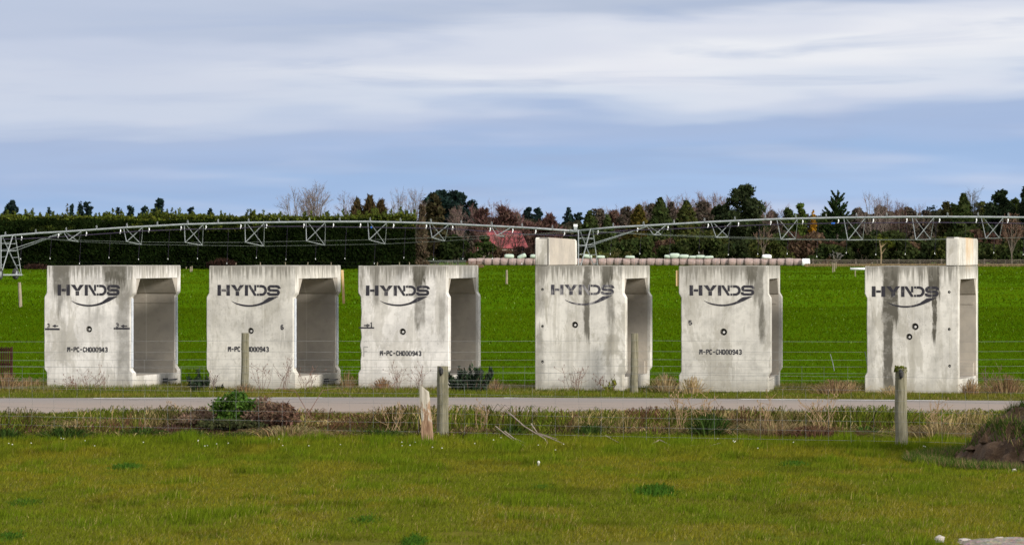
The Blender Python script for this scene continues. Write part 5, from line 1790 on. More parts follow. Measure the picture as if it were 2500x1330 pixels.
def long_blades(x, y, hgt, wid, lx, ly, rg, cols, z=None, droop=0.35):
    """bent blades: two quads and a tip (5 triangles)"""
    n = len(x)
    if z is None:
        z = ground_z(x, y)
    a = rg.uniform(0, 2 * np.pi, n)
    s_ = np.stack([np.cos(a) * wid / 2, np.sin(a) * wid / 2, np.zeros(n)], 1)
    b = np.stack([x, y, z - 0.02], 1)
    ll = np.stack([lx, ly, np.zeros(n)], 1)
    up = np.stack([np.zeros(n), np.zeros(n), hgt], 1)
    p1 = b + up * 0.55 + ll * 0.25
    p2 = b + up * (0.95 - droop * 0.3) + ll * 0.65
    p3 = b + up * (1.0 - droop) + ll * 1.05
    V_ = np.stack([b - s_, b + s_, p1 + s_ * 0.9, p1 - s_ * 0.9, p2 + s_ * 0.6, p2 - s_ * 0.6, p3], 1).reshape(-1, 3)
    t = np.array([[0, 1, 2], [0, 2, 3], [3, 2, 4], [3, 4, 5], [5, 4, 6]]).reshape(-1)
    T_ = (np.arange(n)[:, None] * 7 + t[None, :]).reshape(-1, 3)
    return V_, T_, np.repeat(cols, 7, 0)


def join(parts):
    Vs, Ts, Cs, k_ = [], [], [], 0
    for V_, T_, C_ in parts:
        Vs.append(V_)
        Ts.append(T_ + k_)
        Cs.append(C_)
        k_ += len(V_)
    return np.concatenate(Vs), np.concatenate(Ts), np.concatenate(Cs)


def frustum(n, y0, y1, rg, margin=1.6, pw=1.0):
    y = y0 + (y1 - y0) * rg.random(n) ** pw
    hw = y * (1250 / F) + margin
    wmax = y1 * (1250 / F) + margin
    x = rg.uniform(-wmax, wmax, n)
    k_ = np.abs(x) < hw
    return x[k_], y[k_]


def lerp3(a, b, t):
    return np.array(a)[None, :] * (1 - t[:, None]) + np.array(b)[None, :] * t[:, None]


rg = np.random.default_rng(2024)
# near paddock
x, y = frustum(500000, 32.0, 53.2, rg, 1.6)
g1 = fbm(x * 0.9, y * 0.35, 71, 3)                       # wide bands
g2 = fbm(x * 2.2, y * 1.1, 72, 3)                        # clumps
fresh = sst(0.52, 0.70, g2) * 0.8 + sst(48.5, 52.5, y) * 0.55
dry = sst(0.44, 0.62, g1)
hgt = (0.022 + 0.026 * g2 + 0.030 * sst(46, 52, y)) * (0.6 + 0.8 * rg.random(len(x)))
hgt *= 1 + 0.8 * sst(0.66, 0.76, g2)
hgt *= np.where(rg.random(len(x)) < 0.008, rg.uniform(1.6, 2.6, len(x)), 1.0)
bare_soil = (y < 33.75 + 0.5 * fbm(x * 1.2, x * 0, 79)) & (x > -1.9) & (x < 1.6)
for (px_, py_, w_, d_) in ((1125, 1303, 70, 0.28), (640, 1213, 40, 0.10), (1600, 1210, 26, 0.12), (870, 1325, 60, 0.2), (1730, 1300, 40, 0.1), (1900, 1312, 50, .12), (575, 1317, 30, .1), (1385, 1127, 40, .12), (1780, 1300, 60, .12)):
    Zp = Zg(py_)
    bare_soil |= ((x - X(px_, Zp)) / (w_ / F * Zp)) ** 2 + ((y - Zp) / d_) ** 2 < (0.5 + rg.random(len(x)))
bare_soil |= (x > 4.0) & (y < 34.4) & (x < 6.5)
keep = ~bare_soil | (rg.random(len(x)) < 0.10)
c = lerp3((0.116, 0.138, 0.009), (0.158, 0.146, 0.012), dry)
fr = np.clip(fresh + rg.normal(0, 0.12, len(x)), 0, 1)
c = c * (1 - fr[:, None]) + lerp3((0.084, 0.136, 0.006), (0.118, 0.160, 0.009), rg.random(len(x))) * fr[:, None]
straw = rg.random(len(x)) < 0.05 * (0.6 + dry) * (0.4 + 1.2 * sst(46, 36, y))
c[straw] = lerp3((0.21, 0.18, 0.05), (0.31, 0.25, 0.09), rg.random(int(straw.sum())))
deep = sst(0.60, 0.74, fbm(x * 1.4 + 7, y * 0.8, 76, 3))
c = c * (1 - 0.28 * deep[:, None])
c = c * (1 + rg.normal(0, 0.24, (len(x), 1)))
lx = rg.normal(0.012, 0.024, len(x))
ly = rg.normal(0.0, 0.024, len(x))
x, y, hgt, c, lx, ly = x[keep], y[keep], hgt[keep], np.clip(c[keep], 0.005, 0.9), lx[keep], ly[keep]
me = np_mesh('grass', *blades(x, y, hgt, 0.0085 + 0.004 * rg.random(len(x)), (lx, ly), rg, c))
tag(link('grass', me, None, M_grass), 'short yellow green grass of the near paddock', 'grass', kind='stuff')
# darker lush tufts in the near paddock
TUFT = [(1600, 1205, 70, 30, 'lush dark green grass tuft right of centre in the near paddock'), (310, 1143, 60, 18, 'lush dark tuft of grass below the left part of the bank'), (1010, 1325, 40, 26, 'green tuft at the bottom edge near the centre'), (890, 1268, 60, 16, 'green tuft low down left of centre'), (20, 1310, 60, 20, 'dark green tuft in the bottom left corner'), (60, 1225, 70, 14, 'bluish green tuft near the left edge'),
        (1320, 1190, 50, 12, 'small green tuft beneath the fallen branches'), (1940, 1135, 60, 14, 'small green tuft left of the mossy post')]
for px, yb, wp, hp, lab in TUFT:
    Z = Zg(yb)
    n = int(wp * 9)
    q = rg.normal(0, 0.42, n)
    xx, yy = X(px, Z) + q * wp / F * Z, Z + rg.normal(0, 0.25, n)
    hh = hp / F * Z * np.exp(-q * q) * rg.uniform(0.4, 1.1, n)
    cc = lerp3((0.030, 0.085, 0.010), (0.065, 0.130, 0.014), rg.random(n))
    V_, T_, C_ = long_blades(xx, yy, hh, 0.012, rg.normal(0.01, 0.05, n), rg.normal(0, 0.04, n), rg, cc)
    tag(link('grass_tuft', np_mesh('grass_tuft', V_, T_, C_), None, M_grass), lab, 'grass tuft', 'lush tufts in the near paddock')

# rough bank between the paddock and the road
parts = []
x, y = frustum(70000, 52.7, 60.7, rg, 1.8)
px_c = x / y * F + CX
m1 = fbm(x * 0.8, y * 0.8, 81, 3)
m2 = fbm(x * 0.55 + 9, y * 0.5, 82, 3)
green = np.clip(sst(0.46, 0.62, m2) + sst(58.0, 60, y) * 0.8 + (px_c < 480) * 0.25, 0, 1)
hgt = (0.11 + 0.24 * sst(0.36, 0.70, m1) * sst(53, 54, y) * (1 - 0.75 * sst(56.3, 59.0, y))) * rg.uniform(0.35, 1.2, len(x))
hgt *= 1 - 0.55 * sst(59.2, 60.6, y)
isg = rg.random(len(x)) < 0.18 + green * 0.72
c = lerp3((0.21, 0.155, 0.060), (0.42, 0.32, 0.15), rg.random(len(x)) ** 1.5)
red = fbm(x * 1.5, y * 1.5, 85, 2) > 0.62
c[red] = lerp3((0.10, 0.052, 0.028), (0.17, 0.095, 0.05), rg.random(int(red.sum())))
c[isg] = lerp3((0.066, 0.102, 0.010), (0.150, 0.165, 0.018), rg.random(int(isg.sum())))
mat_ = (y < 54.4) & (rg.random(len(x)) < 0.55)  # matted dead blades, dark colour paints the shade of hollows along the foot
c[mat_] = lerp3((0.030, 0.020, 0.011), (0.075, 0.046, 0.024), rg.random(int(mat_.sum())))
dk = sst(0.50, 0.66, fbm(x * 1.1 + 4, y * 1.4, 88, 3))
c = c * (1 - 0.55 * dk[:, None]) + np.array([0.030, 0.034, 0.010])[None, :] * 0.5 * dk[:, None]
c *= 1 + rg.normal(0, 0.25, (len(x), 1))
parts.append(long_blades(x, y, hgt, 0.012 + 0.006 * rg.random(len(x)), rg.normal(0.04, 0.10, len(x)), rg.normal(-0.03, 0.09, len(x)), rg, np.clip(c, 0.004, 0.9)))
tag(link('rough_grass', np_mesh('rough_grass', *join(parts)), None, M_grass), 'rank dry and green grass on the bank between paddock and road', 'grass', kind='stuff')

# verge between the road and the concrete units
x, y = frustum(120000, 65.4, 73.5, rg, 2.0)
yroad = np.interp(x / y * F + CX, [a for a, _ in ROADF], [Zg(b) for _, b in ROADF])
k_ = y > yroad + 0.02
x, y = x[k_], y[k_]
m1 = fbm(x * 0.9, y * 0.9, 91, 3)
hgt = (0.03 + 0.06 * m1 + 0.06 * sst(68.6, 70.2, y) * m1) * rg.uniform(0.5, 1.2, len(x))
dryv = np.clip(sst(0.45, 0.65, fbm(x * 0.7, y * 0.9, 92, 3)) + 0.15, 0, 1)
c = lerp3((0.095, 0.125, 0.012), (0.145, 0.135, 0.022), dryv)
st = rg.random(len(x)) < 0.06 + 0.16 * sst(69, 70, y)
c[st] = lerp3((0.22, 0.18, 0.075), (0.34, 0.27, 0.14), rg.random(int(st.sum())))
c *= 1 + rg.normal(0, 0.2, (len(x), 1))
me = np_mesh('verge_grass', *blades(x, y, hgt, 0.011 + 0.006 * rg.random(len(x)), (rg.normal(0.01, 0.03, len(x)), rg.normal(0, 0.03, len(x))), rg, np.clip(c, 0.004, .9)))
tag(link('verge_grass', me, None, M_grass), 'mown olive verge between the road and the concrete units', 'grass', kind='stuff')

# lush field behind
parts = []
for n, y0, y1, hb, wb in ((150000, 72.3, 105.0, 0.065, 0.018), (150000, 105.0, 170.0, 0.085, 0.034), (110000, 170.0, 330.0, 0.12, 0.08), (90000, 330.0, 600.0, 0.16, 0.18)):
    x, y = frustum(n, y0, y1, rg, 3.0)
    m1 = fbm(x * 0.25, y * 0.12, 95, 3)
    m2 = fbm(x * 1.2, y * 0.6, 96, 3)
    m0 = fbm(x * 0.09, y * 0.02, 97, 3)
    c = lerp3((0.042, 0.078, 0.0012), (0.076, 0.122, 0.0025), np.clip(m1 * 0.4 + m2 * 0.35 + (m0 - 0.5) * 1.1 + 0.12 + rg.normal(0, 0.10, len(x)), 0, 1))
    c = c * (0.84 + 0.16 * sst(85, 260, y))[:, None]
    hh = hb * (0.45 + 0.8 * m2) * rg.uniform(0.5, 1.2, len(x))
    pale = rg.random(len(x)) < 0.012
    c[pale] = (0.16, 0.24, 0.05)
    parts.append(blades(x, y, hh, wb * (0.7 + 0.6 * rg.random(len(x))), (rg.normal(0, 0.04, len(x)), rg.normal(0, 0.04, len(x))), rg, np.clip(c * (1 + rg.normal(0, .10, (len(x), 1))), 0.001, .5), tip=0.9))
tag(link('pasture', np_mesh('pasture', *join(parts)), None, M_grass), 'lush bright green pasture behind the concrete units', 'grass', kind='stuff')
# tan strip of dead grass at the foot of the rail fence
n = 9000
px = np.concatenate([rg.uniform(1965, 2640, n), rg.uniform(1000, 1180, 2500)])
Zv = np.concatenate([rg.uniform(550, 575, n), rg.uniform(524, 530, 2500)])
x = (px - CX) / F * Zv
c = lerp3((0.16, 0.115, 0.06), (0.26, 0.19, 0.10), rg.random(len(x)))
me = np_mesh('dead_grass', *blades(x, Zv, 0.42 * rg.uniform(0.4, 1.2, len(x)), 0.16 + 0 * x, (rg.normal(0, .1, len(x)), rg.normal(0, .1, len(x))), rg, c, z=0 * x))
tag(link('dead_grass', me, None, M_grass), 'tan dead grass along the foot of the rail fence', 'grass', kind='stuff')


# ------------------------------------------------------------------ clumps, weeds and bushes close by
def clump(name, px, yb, wpx, hpx, c1, c2, label, n=260, cat='grass clump', group=None, spread=0.35, droop=0.3, wid=0.010, lean=0.0, Z=None, seed=None, z0=None):
    rg = np.random.default_rng(int(px * 7 + yb) if seed is None else seed)
    Z = Z or Zg(yb)
    s_ = 1 / F * Z
    q = rg.normal(0, 0.36, n)
    xx = X(px, Z) + q * wpx * s_ * 0.62
    yy = Z + rg.normal(0, 0.13, n)
    hh = hpx * s_ * (1 - 0.55 * np.clip(np.abs(q), 0, 1)) * rg.uniform(0.35, 1.05, n)
    lx = q * wpx * s_ * spread * 1.6 + rg.normal(0, 0.05, n) + lean
    cc = two_col(c1, c2, n, rg)
    V_, T_, C_ = long_blades(xx, yy, hh, wid * (0.7 + 0.6 * rg.random(n)), lx, rg.normal(0, 0.10, n), rg, cc, droop=droop, z=None if z0 is None else np.full(n, z0))
    return tag(link(name, np_mesh(name, V_, T_, C_), None, M_grass), label, cat, group)


STR = [(0.30, 0.22, 0.10), (0.46, 0.35, 0.19)]
TAN = [(0.20, 0.13, 0.065), (0.32, 0.22, 0.12)]
PUR = [(0.11, 0.062, 0.045), (0.19, 0.11, 0.08)]
DGR = [(0.014, 0.032, 0.007), (0.095, 0.145, 0.030)]
for px, yb, wp, hp, c, lab, n in ((18, 955, 70, 55, TAN, 'tan grass clump in front of the rusty grate', 300), (76, 952, 60, 40, TAN, 'thin tan grass left of the leftmost unit', 160),
                                  (935, 954, 46, 42, [(0.24, 0.14, 0.07), (0.36, 0.23, 0.13)], 'reddish straw clump in front of the arrow marked unit', 260), (1625, 956, 62, 58, STR, 'large straw coloured clump between the headwall unit and the unit marked 5', 420),
                                  (1690, 960, 52, 58, STR, 'straw clump leaning in front of the unit marked 5', 260), (2035, 962, 90, 48, TAN, 'broad tan grass clump left of the rightmost unit', 380),
                                  (2075, 958, 60, 40, STR, 'pale grass clump touching the left edge of the rightmost unit', 200), (2370, 964, 44, 52, TAN, 'tan clump at the right corner of the rightmost unit', 220), (2455, 962, 90, 62, TAN, 'tall tan grass near the right edge of the photo', 420),
                                  (1205, 954, 70, 40, TAN, 'brownish grass right of the dark gorse', 180), (600, 958, 46, 34, TAN, 'tan clump at the foot of the far fence post', 220), (2180, 966, 70, 34, STR, 'pale grass in front of the rightmost unit beside the mossy post', 220), (850, 952, 40, 60, TAN, 'thin grass in the gap right of the unit marked 6', 110)):
    clump('dry_grass_clump', px, yb, wp, hp, *c, lab, n, group='dry grass clumps by the concrete units')


def weed(px, yb, hpx, wpx, label, n=5, c=PUR, Z=None, group='tall dead weeds', name='dead_weed', r=0.0042, z0=0.0):
    rg = np.random.default_rng(int(px * 3 + yb))
    Z = Z or Zg(yb)
    s_ = 1 / F * Z
    mb = MB()
    for i in range(n):
        b = Vector((X(px, Z) + rg.uniform(-0.5, 0.5) * wpx * s_ * 0.5, Z + rg.normal(0, 0.08), z0))
        L = hpx * s_ * rg.uniform(0.5, 1.05)
        d = Vector((rg.normal(0, 0.28), rg.normal(0, 0.15), 1)).normalized()
        t_ = b + d * L
        m_ = b + d * L * 0.5 + Vector((rg.normal(0, 0.03), 0, 0))
        mb.tube([b, m_, t_], [r, r * 0.8, r * 0.4], 4)
        for k_ in range(rg.integers(2, 6)):
            q = b + d * L * rg.uniform(0.4, 0.95)
            e = q + Vector((rg.normal(0, 0.09), rg.normal(0, 0.05), rg.uniform(0.04, 0.16)))
            mb.tube([q, e], [r * 0.7, r * 0.5], 3)
            if rg.random() < 0.5:
                mb.tube([e, e + Vector((0, 0, 0.03))], [r * 1.6, r * 1.0], 4)
    me = mb.mesh(name)
    o = link(name, me, None, simple_cache(c))
    return tag(o, label, 'weed', group)


_sc = {}


def simple_cache(c):
    k_ = str(c)
    if k_ not in _sc:
        _sc[k_] = simple('weed_stalk', c[0], c[1], 8.0, 0.9)
    return _sc[k_]


for px, yb, hp, wp, n, lab in ((215, 953, 62, 16, 4, 'tall dead weed in front of the leftmost unit below its code'), (243, 953, 44, 40, 6, 'low forked dead weed in front of the leftmost unit'), (180, 953, 34, 50, 8, 'short dead stalks at the foot of the leftmost unit'),
                               (640, 954, 66, 40, 6, 'slanting dead stalks right of the post before the unit marked 6'), (690, 954, 90, 40, 8, 'tallest dead stalks in front of the unit marked 6'), (750, 954, 50, 50, 7, 'dead stalks before the opening of the unit marked 6'), (520, 954, 50, 30, 5, 'dead stalks at the left corner of the unit marked 6'),
                               (965, 954, 66, 40, 7, 'thin dead stalks in front of the arrow marked unit'), (1020, 954, 60, 60, 7, 'dead stalks in front of the arrow marked unit near the thick post'), (1400, 956, 56, 90, 12, 'row of dead stalks in front of the headwall unit'), (1470, 956, 40, 60, 7, 'short dead stalks at the right of the headwall unit'),
                               (1800, 960, 50, 30, 6, 'dead stalks in front of the unit marked 5'), (1865, 960, 60, 34, 6, 'dark dead stalks at the right corner of the unit marked 5'), (2290, 966, 70, 110, 18, 'row of dead stalks in front of the rightmost unit'), (2250, 966, 40, 60, 8, 'short dead stalks right of the mossy post'), (2420, 962, 60, 80, 8, 'dead stalks at the right end of the verge')):
    weed(px, yb, hp, wp, lab, n, Z=69.9)
for px, yb, hp, wp, n, lab in ((425, 1035, 55, 20, 4, 'dark dead weed on the bank left of the green bush'), (1175, 1045, 66, 60, 7, 'dead stalks on the bank right of the thick post'), (1660, 1050, 90, 40, 8, 'leaning dark stalks on the bank in front of the road'), (1715, 1050, 85, 40, 8, 'straw stalks on the bank above the dark tussock'), (1855, 1045, 80, 60, 6, 'thin seed heads on the bank before the road'), (2010, 1055, 95, 90, 12, 'tall dead stalks on the bank left of the mossy post'), (2290, 1060, 90, 100, 10, 'thin dead stalks on the bank right of the mossy post'), (960, 1050, 60, 70, 7, 'thin stalks on the bank left of the broken batten')):
    weed(px, yb, hp, wp, lab, n, c=[(0.075, 0.045, 0.03), (0.13, 0.08, 0.055)] if px % 5 else TAN, r=0.0052, group='dead stalks on the bank')
for px, yb, wp, hp, lab, n in ((20, 1074, 60, 42, 'dark green tussock at the left edge of the bank', 260), (158, 1072, 110, 42, 'wide dark green tussock on the left part of the bank', 420), (345, 1066, 100, 34, 'dark green tussock left of the big bush', 340), (470, 1068, 90, 30, 'dark tussock at the left foot of the big bush', 260), (930, 1068, 110, 30, 'dark green tussock left of the broken batten', 340), (1440, 1066, 60, 42, 'dark green tussock right of the fallen branches', 260),
                               (1735, 1068, 88, 78, 'tall blue green tussock with dark heart on the bank', 420), (1250, 1064, 60, 40, 'green tussock behind the fallen branches', 200), (2110, 1066, 90, 36, 'green tussock left of the mossy post', 240), (590, 1070, 120, 26, 'dark grass along the foot of the big bush', 300)):
    clump('grass_tussock', px, yb, wp, hp, *DGR, lab, n, 'tussock', 'dark tussocks on the bank', 0.40, 0.35, 0.017)
for px, yb, wp, hp, c, lab, n in ((700, 1070, 150, 56, STR, 'arching straw grass right of the big bush', 460), (830, 1058, 170, 56, TAN, 'flattened straw grass on the bank left of centre', 420), (870, 1034, 110, 30, STR, 'pale straw tuft near the road left of the broken batten', 200), (1880, 1068, 170, 70, STR, 'long flattened tan grass on the bank right of the dark tussock', 560), (1990, 1070, 150, 54, [(0.11, 0.058, 0.035), (0.20, 0.115, 0.068)], 'red brown matted grass on the bank', 520), (2110, 1052, 90, 56, STR, 'straw grass behind the dark grass left of the mossy post', 240),
                                  (2290, 1072, 150, 66, STR, 'straw grass right of the mossy post', 460), (1330, 1052, 90, 46, PUR, 'purple brown dead grass behind the fallen branches', 280), (230, 1042, 170, 40, STR, 'straw coloured grass on the left part of the bank', 360), (60, 1050, 90, 40, TAN, 'tan grass at the left end of the bank', 220), (1600, 1062, 180, 54, TAN, 'tan and green grass on the bank right of centre', 480), (1510, 1058, 90, 60, [(0.075, 0.098, 0.014), (0.16, 0.165, 0.03)], 'tall yellow green grass on the bank in the middle', 300), (1150, 1062, 100, 50, TAN, 'brown grass right of the thick post', 300), (1800, 1040, 120, 46, STR, 'bleached straw hanging over the bank above the dark tussock', 320),
                                  (2390, 1050, 110, 44, TAN, 'tan grass left of the soil heap', 260), (760, 1030, 90, 34, [(0.070, 0.10, 0.012), (0.15, 0.17, 0.022)], 'fresh green grass beside the arching dead stems', 220), (430, 1046, 120, 44, PUR, 'brown dead grass left of the low dead brush', 300)):
    c = [tuple(v * (0.62 if c is STR else 0.8) for v in q) for q in c]
    clump('dry_bank_clump', px, yb, wp * 1.25, hp * 0.9, *c, lab, int(n * 1.2), group='dry clumps on the bank', droop=0.6, spread=0.42, wid=0.013)


def shoots_bush(name, px, yb, Z, wpx, hpx, c1, c2, label, ns=26, leaf=0.035, per=70, woody=PUR, seed=3, z0=0.0, spread=0.5):
    """bush of many upright shoots clothed in short leaves or spines"""
    rg = np.random.default_rng(seed)
    s_ = Z / F
    ro = empty(name, (X(px, Z), Z, z0), label, 'bush')
    mb = MB()
    Pn, Dn = [], []
    for i in range(ns):
        q = rg.normal(0, 0.35)
        b = Vector((q * wpx * s_ * 0.4, rg.normal(0, 0.15), -0.05))
        L = hpx * s_ * rg.uniform(0.5, 1.05) * (1 - 0.3 * abs(q))
        d = Vector((q * spread + rg.normal(0, 0.22), rg.normal(0, 0.2), 1)).normalized()
        m_ = b + d * L * 0.5
        t_ = b + d * L + Vector((q * 0.1, 0, 0))
        mb.tube([b, m_, t_], [0.010, 0.007, 0.003], 4)
        t = rg.random(per) ** 0.7
        p = np.array(b)[None, :] + np.array(t_ - b)[None, :] * t[:, None] + rg.normal(0, 1, (per, 3)) * (0.018 + 0.022 * (1 - t))[:, None]
        Pn.append(p)
    mb.build('stem', simple_cache(woody), ro)
    P = np.concatenate(Pn)
    P[:, 2] = np.maximum(P[:, 2], 0.0)
    leaf_object('foliage', P, leaf * 0.55, two_col(c1, c2, len(P), rg), rg, ro, None, 3.0, np.array([[0, 0, 0.9]]))
    return ro


GOR = [(0.022, 0.036, 0.022), (0.050, 0.072, 0.036)]
shoots_bush('gorse_bush', 1148, 952, 69.7, 95, 78, *GOR, 'dark spiky gorse bush in front of the opening of the arrow marked unit', 30, 0.034, 80, seed=5, spread=0.75)
shoots_bush('gorse_bush', 487, 950, 69.9, 42, 62, *GOR, 'small dark gorse bush between the two leftmost units', 12, 0.03, 60, seed=6)
shoots_bush('yellow_weed', 1494, 957, 69.8, 20, 42, (0.12, 0.13, 0.02), (0.20, 0.19, 0.04), 'yellow green leafy weed in front of the headwall unit', 4, 0.035, 22, seed=8)


def leafy_bush(name, px, yc, Z, wpx, hpx, c1, c2, label, n, leaf, seed, woody=None, holes=0.55, stretch=1.0):
    rg = np.random.default_rng(seed)
    s_ = Z / F
    zc = Zh(yc, Z)
    ro = empty(name, (X(px, Z), Z, 0), label, 'bush')
    blobs = []
    for i in range(26):
        a = rg.uniform(0, 2 * math.pi)
        rr = rg.random() ** 0.5
        br = rg.uniform(0.14, 0.26)
        blobs.append((rr * math.cos(a) * wpx * s_ * 0.40, rg.uniform(-0.35, 0.35), max(0.12, zc + rr * math.sin(a) * hpx * s_ * 0.40), wpx * s_ * br, 0.25, hpx * s_ * br))
    P, d, idx = blob_points(blobs, n, rg, 0.35)
    P[:, 2] = np.maximum(P[:, 2], 0.02)
    leaf_object('foliage', P, leaf, two_col(c1, c2, n, rg, idx, 0.28), rg, ro, d, stretch)
    mb = MB()
    for b in blobs[:16]:
        mb.tube([(b[0] * 0.3, b[1] * 0.3, -0.1), (b[0] * 0.7 + 0.05, b[1] * 0.6, b[2] * 0.6), (b[0], b[1], b[2] + b[5] * 0.8)], [0.014, 0.010, 0.004], 4)
    mb.build('stem', simple_cache(woody or PUR), ro)
    return ro


leafy_bush('green_bush', 576, 1006, 55.6, 118, 96, (0.020, 0.048, 0.008), (0.070, 0.126, 0.020), 'bright green leafy bush on the bank in front of the unit marked 6', 6500, 0.026, 31)
leafy_bush('dead_bush', 655, 1018, 55.4, 110, 88, (0.10, 0.062, 0.040), (0.22, 0.15, 0.10), 'brown dead bush tangled against the right side of the green bush', 7000, 0.017, 32, TAN, stretch=2.0)
leafy_bush('dead_bush', 690, 1022, 55.0, 76, 66, (0.075, 0.042, 0.028), (0.17, 0.105, 0.07), 'dark brown end of dead brush right of the dead bush', 4400, 0.016, 33, PUR, stretch=2.4)
leafy_bush('dead_bush', 490, 1030, 56.0, 110, 56, (0.105, 0.068, 0.045), (0.22, 0.155, 0.10), 'low brown dead brush left of the green bush', 5200, 0.016, 34, TAN, stretch=2.0)
leafy_bush('bramble', 570, 1052, 54.4, 170, 40, (0.026, 0.032, 0.014), (0.055, 0.060, 0.024), 'dark bramble in the drain below the green bush', 3200, 0.026, 35)
for px, Z, dx in ((745, 55.3, 1), (762, 55.2, -1)):
    mb = MB()
    a = Vector((X(px, Z), Z, 0.15))
    mb.tube([a, a + Vector((0.25 * dx, 0, 0.42)), a + Vector((0.50 * dx, 0, 0.46)), a + Vector((0.72 * dx, 0, 0.30))], [0.006, 0.005, 0.004, 0.002], 5)
    tag(mb.build('dead_weed', simple_cache(PUR)), 'arching dead stem %s of the dead brush over the road' % ('right' if dx > 0 else 'just right'), 'weed', 'arching dead stems')

# ------------------------------------------------------------------ fallen branches
M_dead = simple('dead_branch', (0.20, 0.155, 0.115), (0.34, 0.27, 0.21), 9.0, 0.9, stretch=(1, 1, 1))


def branch(paths, label, Zb=None):
    mb = MB()
    for pts, r0_, r1_ in paths:
        n = len(pts)
        q = []
        for (px, y, Z) in pts:
            q.append((X(px, Z), Z, Zh(y, Z)))
        mb.tube(q, [r0_ + (r1_ - r0_) * i / (n - 1) for i in range(n)], 6)
    return tag(mb.build('fallen_branch', M_dead), label, 'branch', 'fallen branches at the edge of the paddock')


branch([([(1232, 1002, 53.6), (1254, 1017, 53.3), (1280, 1040, 52.6), (1310, 1058, 52.0), (1340, 1067, 51.6), (1374, 1082, 51.0)], 0.010, 0.006), ([(1310, 1058, 52.0), (1330, 1070, 51.6), (1336, 1081, 51.1)], 0.008, 0.004),
        ([(1297, 1034, 53.0), (1312, 1056, 52.2), (1360, 1071, 51.5)], 0.009, 0.004), ([(1224, 985, 54.0), (1240, 1004, 53.5), (1256, 1018, 53.3)], 0.005, 0.008)], 'long pale fallen branch slanting down from the bank right of the thick post')
branch([([(1210, 1040, 53.0), (1232, 1058, 52.4), (1262, 1080, 51.5), (1276, 1090, 51.0)], 0.009, 0.006), ([(1232, 1052, 52.6), (1266, 1078, 51.5), (1290, 1096, 50.2), (1300, 1107, 49.6)], 0.009, 0.005), ([(1258, 1070, 51.8), (1290, 1084, 51.1), (1305, 1089, 50.9)], 0.006, 0.003)], 'forked darker fallen branch on the grass left of the long pale one')
branch([([(1385, 1097, 50.0), (1412, 1101, 49.7), (1438, 1102, 49.6), (1450, 1108, 49.1)], 0.009, 0.006), ([(1412, 1102, 49.7), (1444, 1104, 49.4)], 0.007, 0.004)], 'short stick lying flat on the paddock below the long pale branch')
branch([([(1590, 1084, 51.0), (1610, 1073, 51.3), (1632, 1083, 50.9), (1642, 1092, 50.3)], 0.009, 0.006), ([(1628, 1095, 50.1), (1665, 1094, 50.2), (1690, 1087, 50.5)], 0.006, 0.003)], 'bent thin branch on the paddock left of the tall blue green tussock')
branch([([(1665, 1096, 50.1), (1690, 1086, 50.6), (1720, 1091, 50.3), (1760, 1080, 50.9)], 0.007, 0.003)], 'thin grey twig on the grass under the tall blue green tussock')
branch([([(1478, 1062, 52.6), (1496, 1072, 51.9), (1512, 1080, 51.2)], 0.007, 0.004)], 'small pale twig at the foot of the bank right of centre')

# ------------------------------------------------------------------ clover flowers
M_fl = simple('clover_white', (0.46, 0.46, 0.38), (0.60, 0.59, 0.50), 30.0, 0.7)
bm = bmesh.new()
bmesh.ops.create_icosphere(bm, subdivisions=1, radius=1.0)
fl_me = bpy.data.meshes.new('clover_head')
bm.to_mesh(fl_me)
bm.free()
FLOW = [(21, 1089), (30, 1092), (76, 1087), (149, 1074), (155, 1076), (208, 1080), (231, 1093), (350, 1085), (483, 1079), (484, 1078), (500, 1093), (507, 1092), (529, 1088), (557, 1086), (659, 1076), (681, 1078), (690, 1092), (754, 1093), (831, 1089), (981, 1084), (982, 1090), (1001, 1089), (1014, 1084), (1056, 1097), (1079, 1099), (1159, 1086), (1205, 1078), (1223, 1073), (1314, 1092), (1356, 1102), (1376, 1090), (1790, 1082), (1795, 1083), (1793, 1085), (1850, 1100), (1752, 1076), (2255, 1095), (2259, 1096), (1937, 1086)]
for px, y in FLOW:
    Z = Zg(y + 4)
    o = link('clover_flower', fl_me, None, M_fl)
    o.location = (X(px, Z), Z, gz(X(px, Z), Z) + 0.055)
    o.scale = (0.010, 0.010, 0.008)
    tag(o, 'small white clover flower head in the grass below the bank', 'flower', 'white clover flowers along the paddock edge')
Z = Zg(1137)
o = link('mushroom', bpy.data.meshes.new('cap'), None)
mb = MB()
mb.tube([(0, 0, -0.02), (0, 0, 0.05)], [0.010, 0.012], 8)
mb.tube([(0, 0, 0.04), (0, 0, 0.050), (0, 0, 0.060), (0, 0, 0.064)], [0.019, 0.017, 0.010, 0.002], 10)
o.data = mb.mesh('cap')
o.data.materials.append(M_fl)
o.location = (X(1315, Z), Z, gz(X(1315, Z), Z))
tag(o, 'lone white mushroom in the open grass below the fallen branches', 'mushroom')

# ------------------------------------------------------------------ soil heap, rocks, gravel at the right
M_soil, nt = new_mat('dug_soil')
pp = nt.node('ShaderNodeTexCoord').outputs['Object']
n1 = nt.noise(pp, 3.0, 5.0, 0.65)
n2 = nt.noise(pp, 14.0, 4.0, 0.65)
cs = nt.mix(nt.smooth(n1, 0.35, 0.65), (0.030, 0.016, 0.008), (0.070, 0.040, 0.020))
cs = nt.mix(nt.m('MULTIPLY', nt.smooth(n2, 0.55, 0.72), 0.6), cs, (0.13, 0.088, 0.052))
finish(nt, cs, 0.95, n2, 0.9, 0.05)
heap = empty('soil_heap', (0, 0, 0), 'heap of dug brown soil with grassy turf at the right edge of the photo', 'soil heap')
hx, hy = 8.12, 47.0
n = 110
ax_ = np.linspace(-3.3, 3.3, n)
gx, gy = np.meshgrid(ax_, ax_)


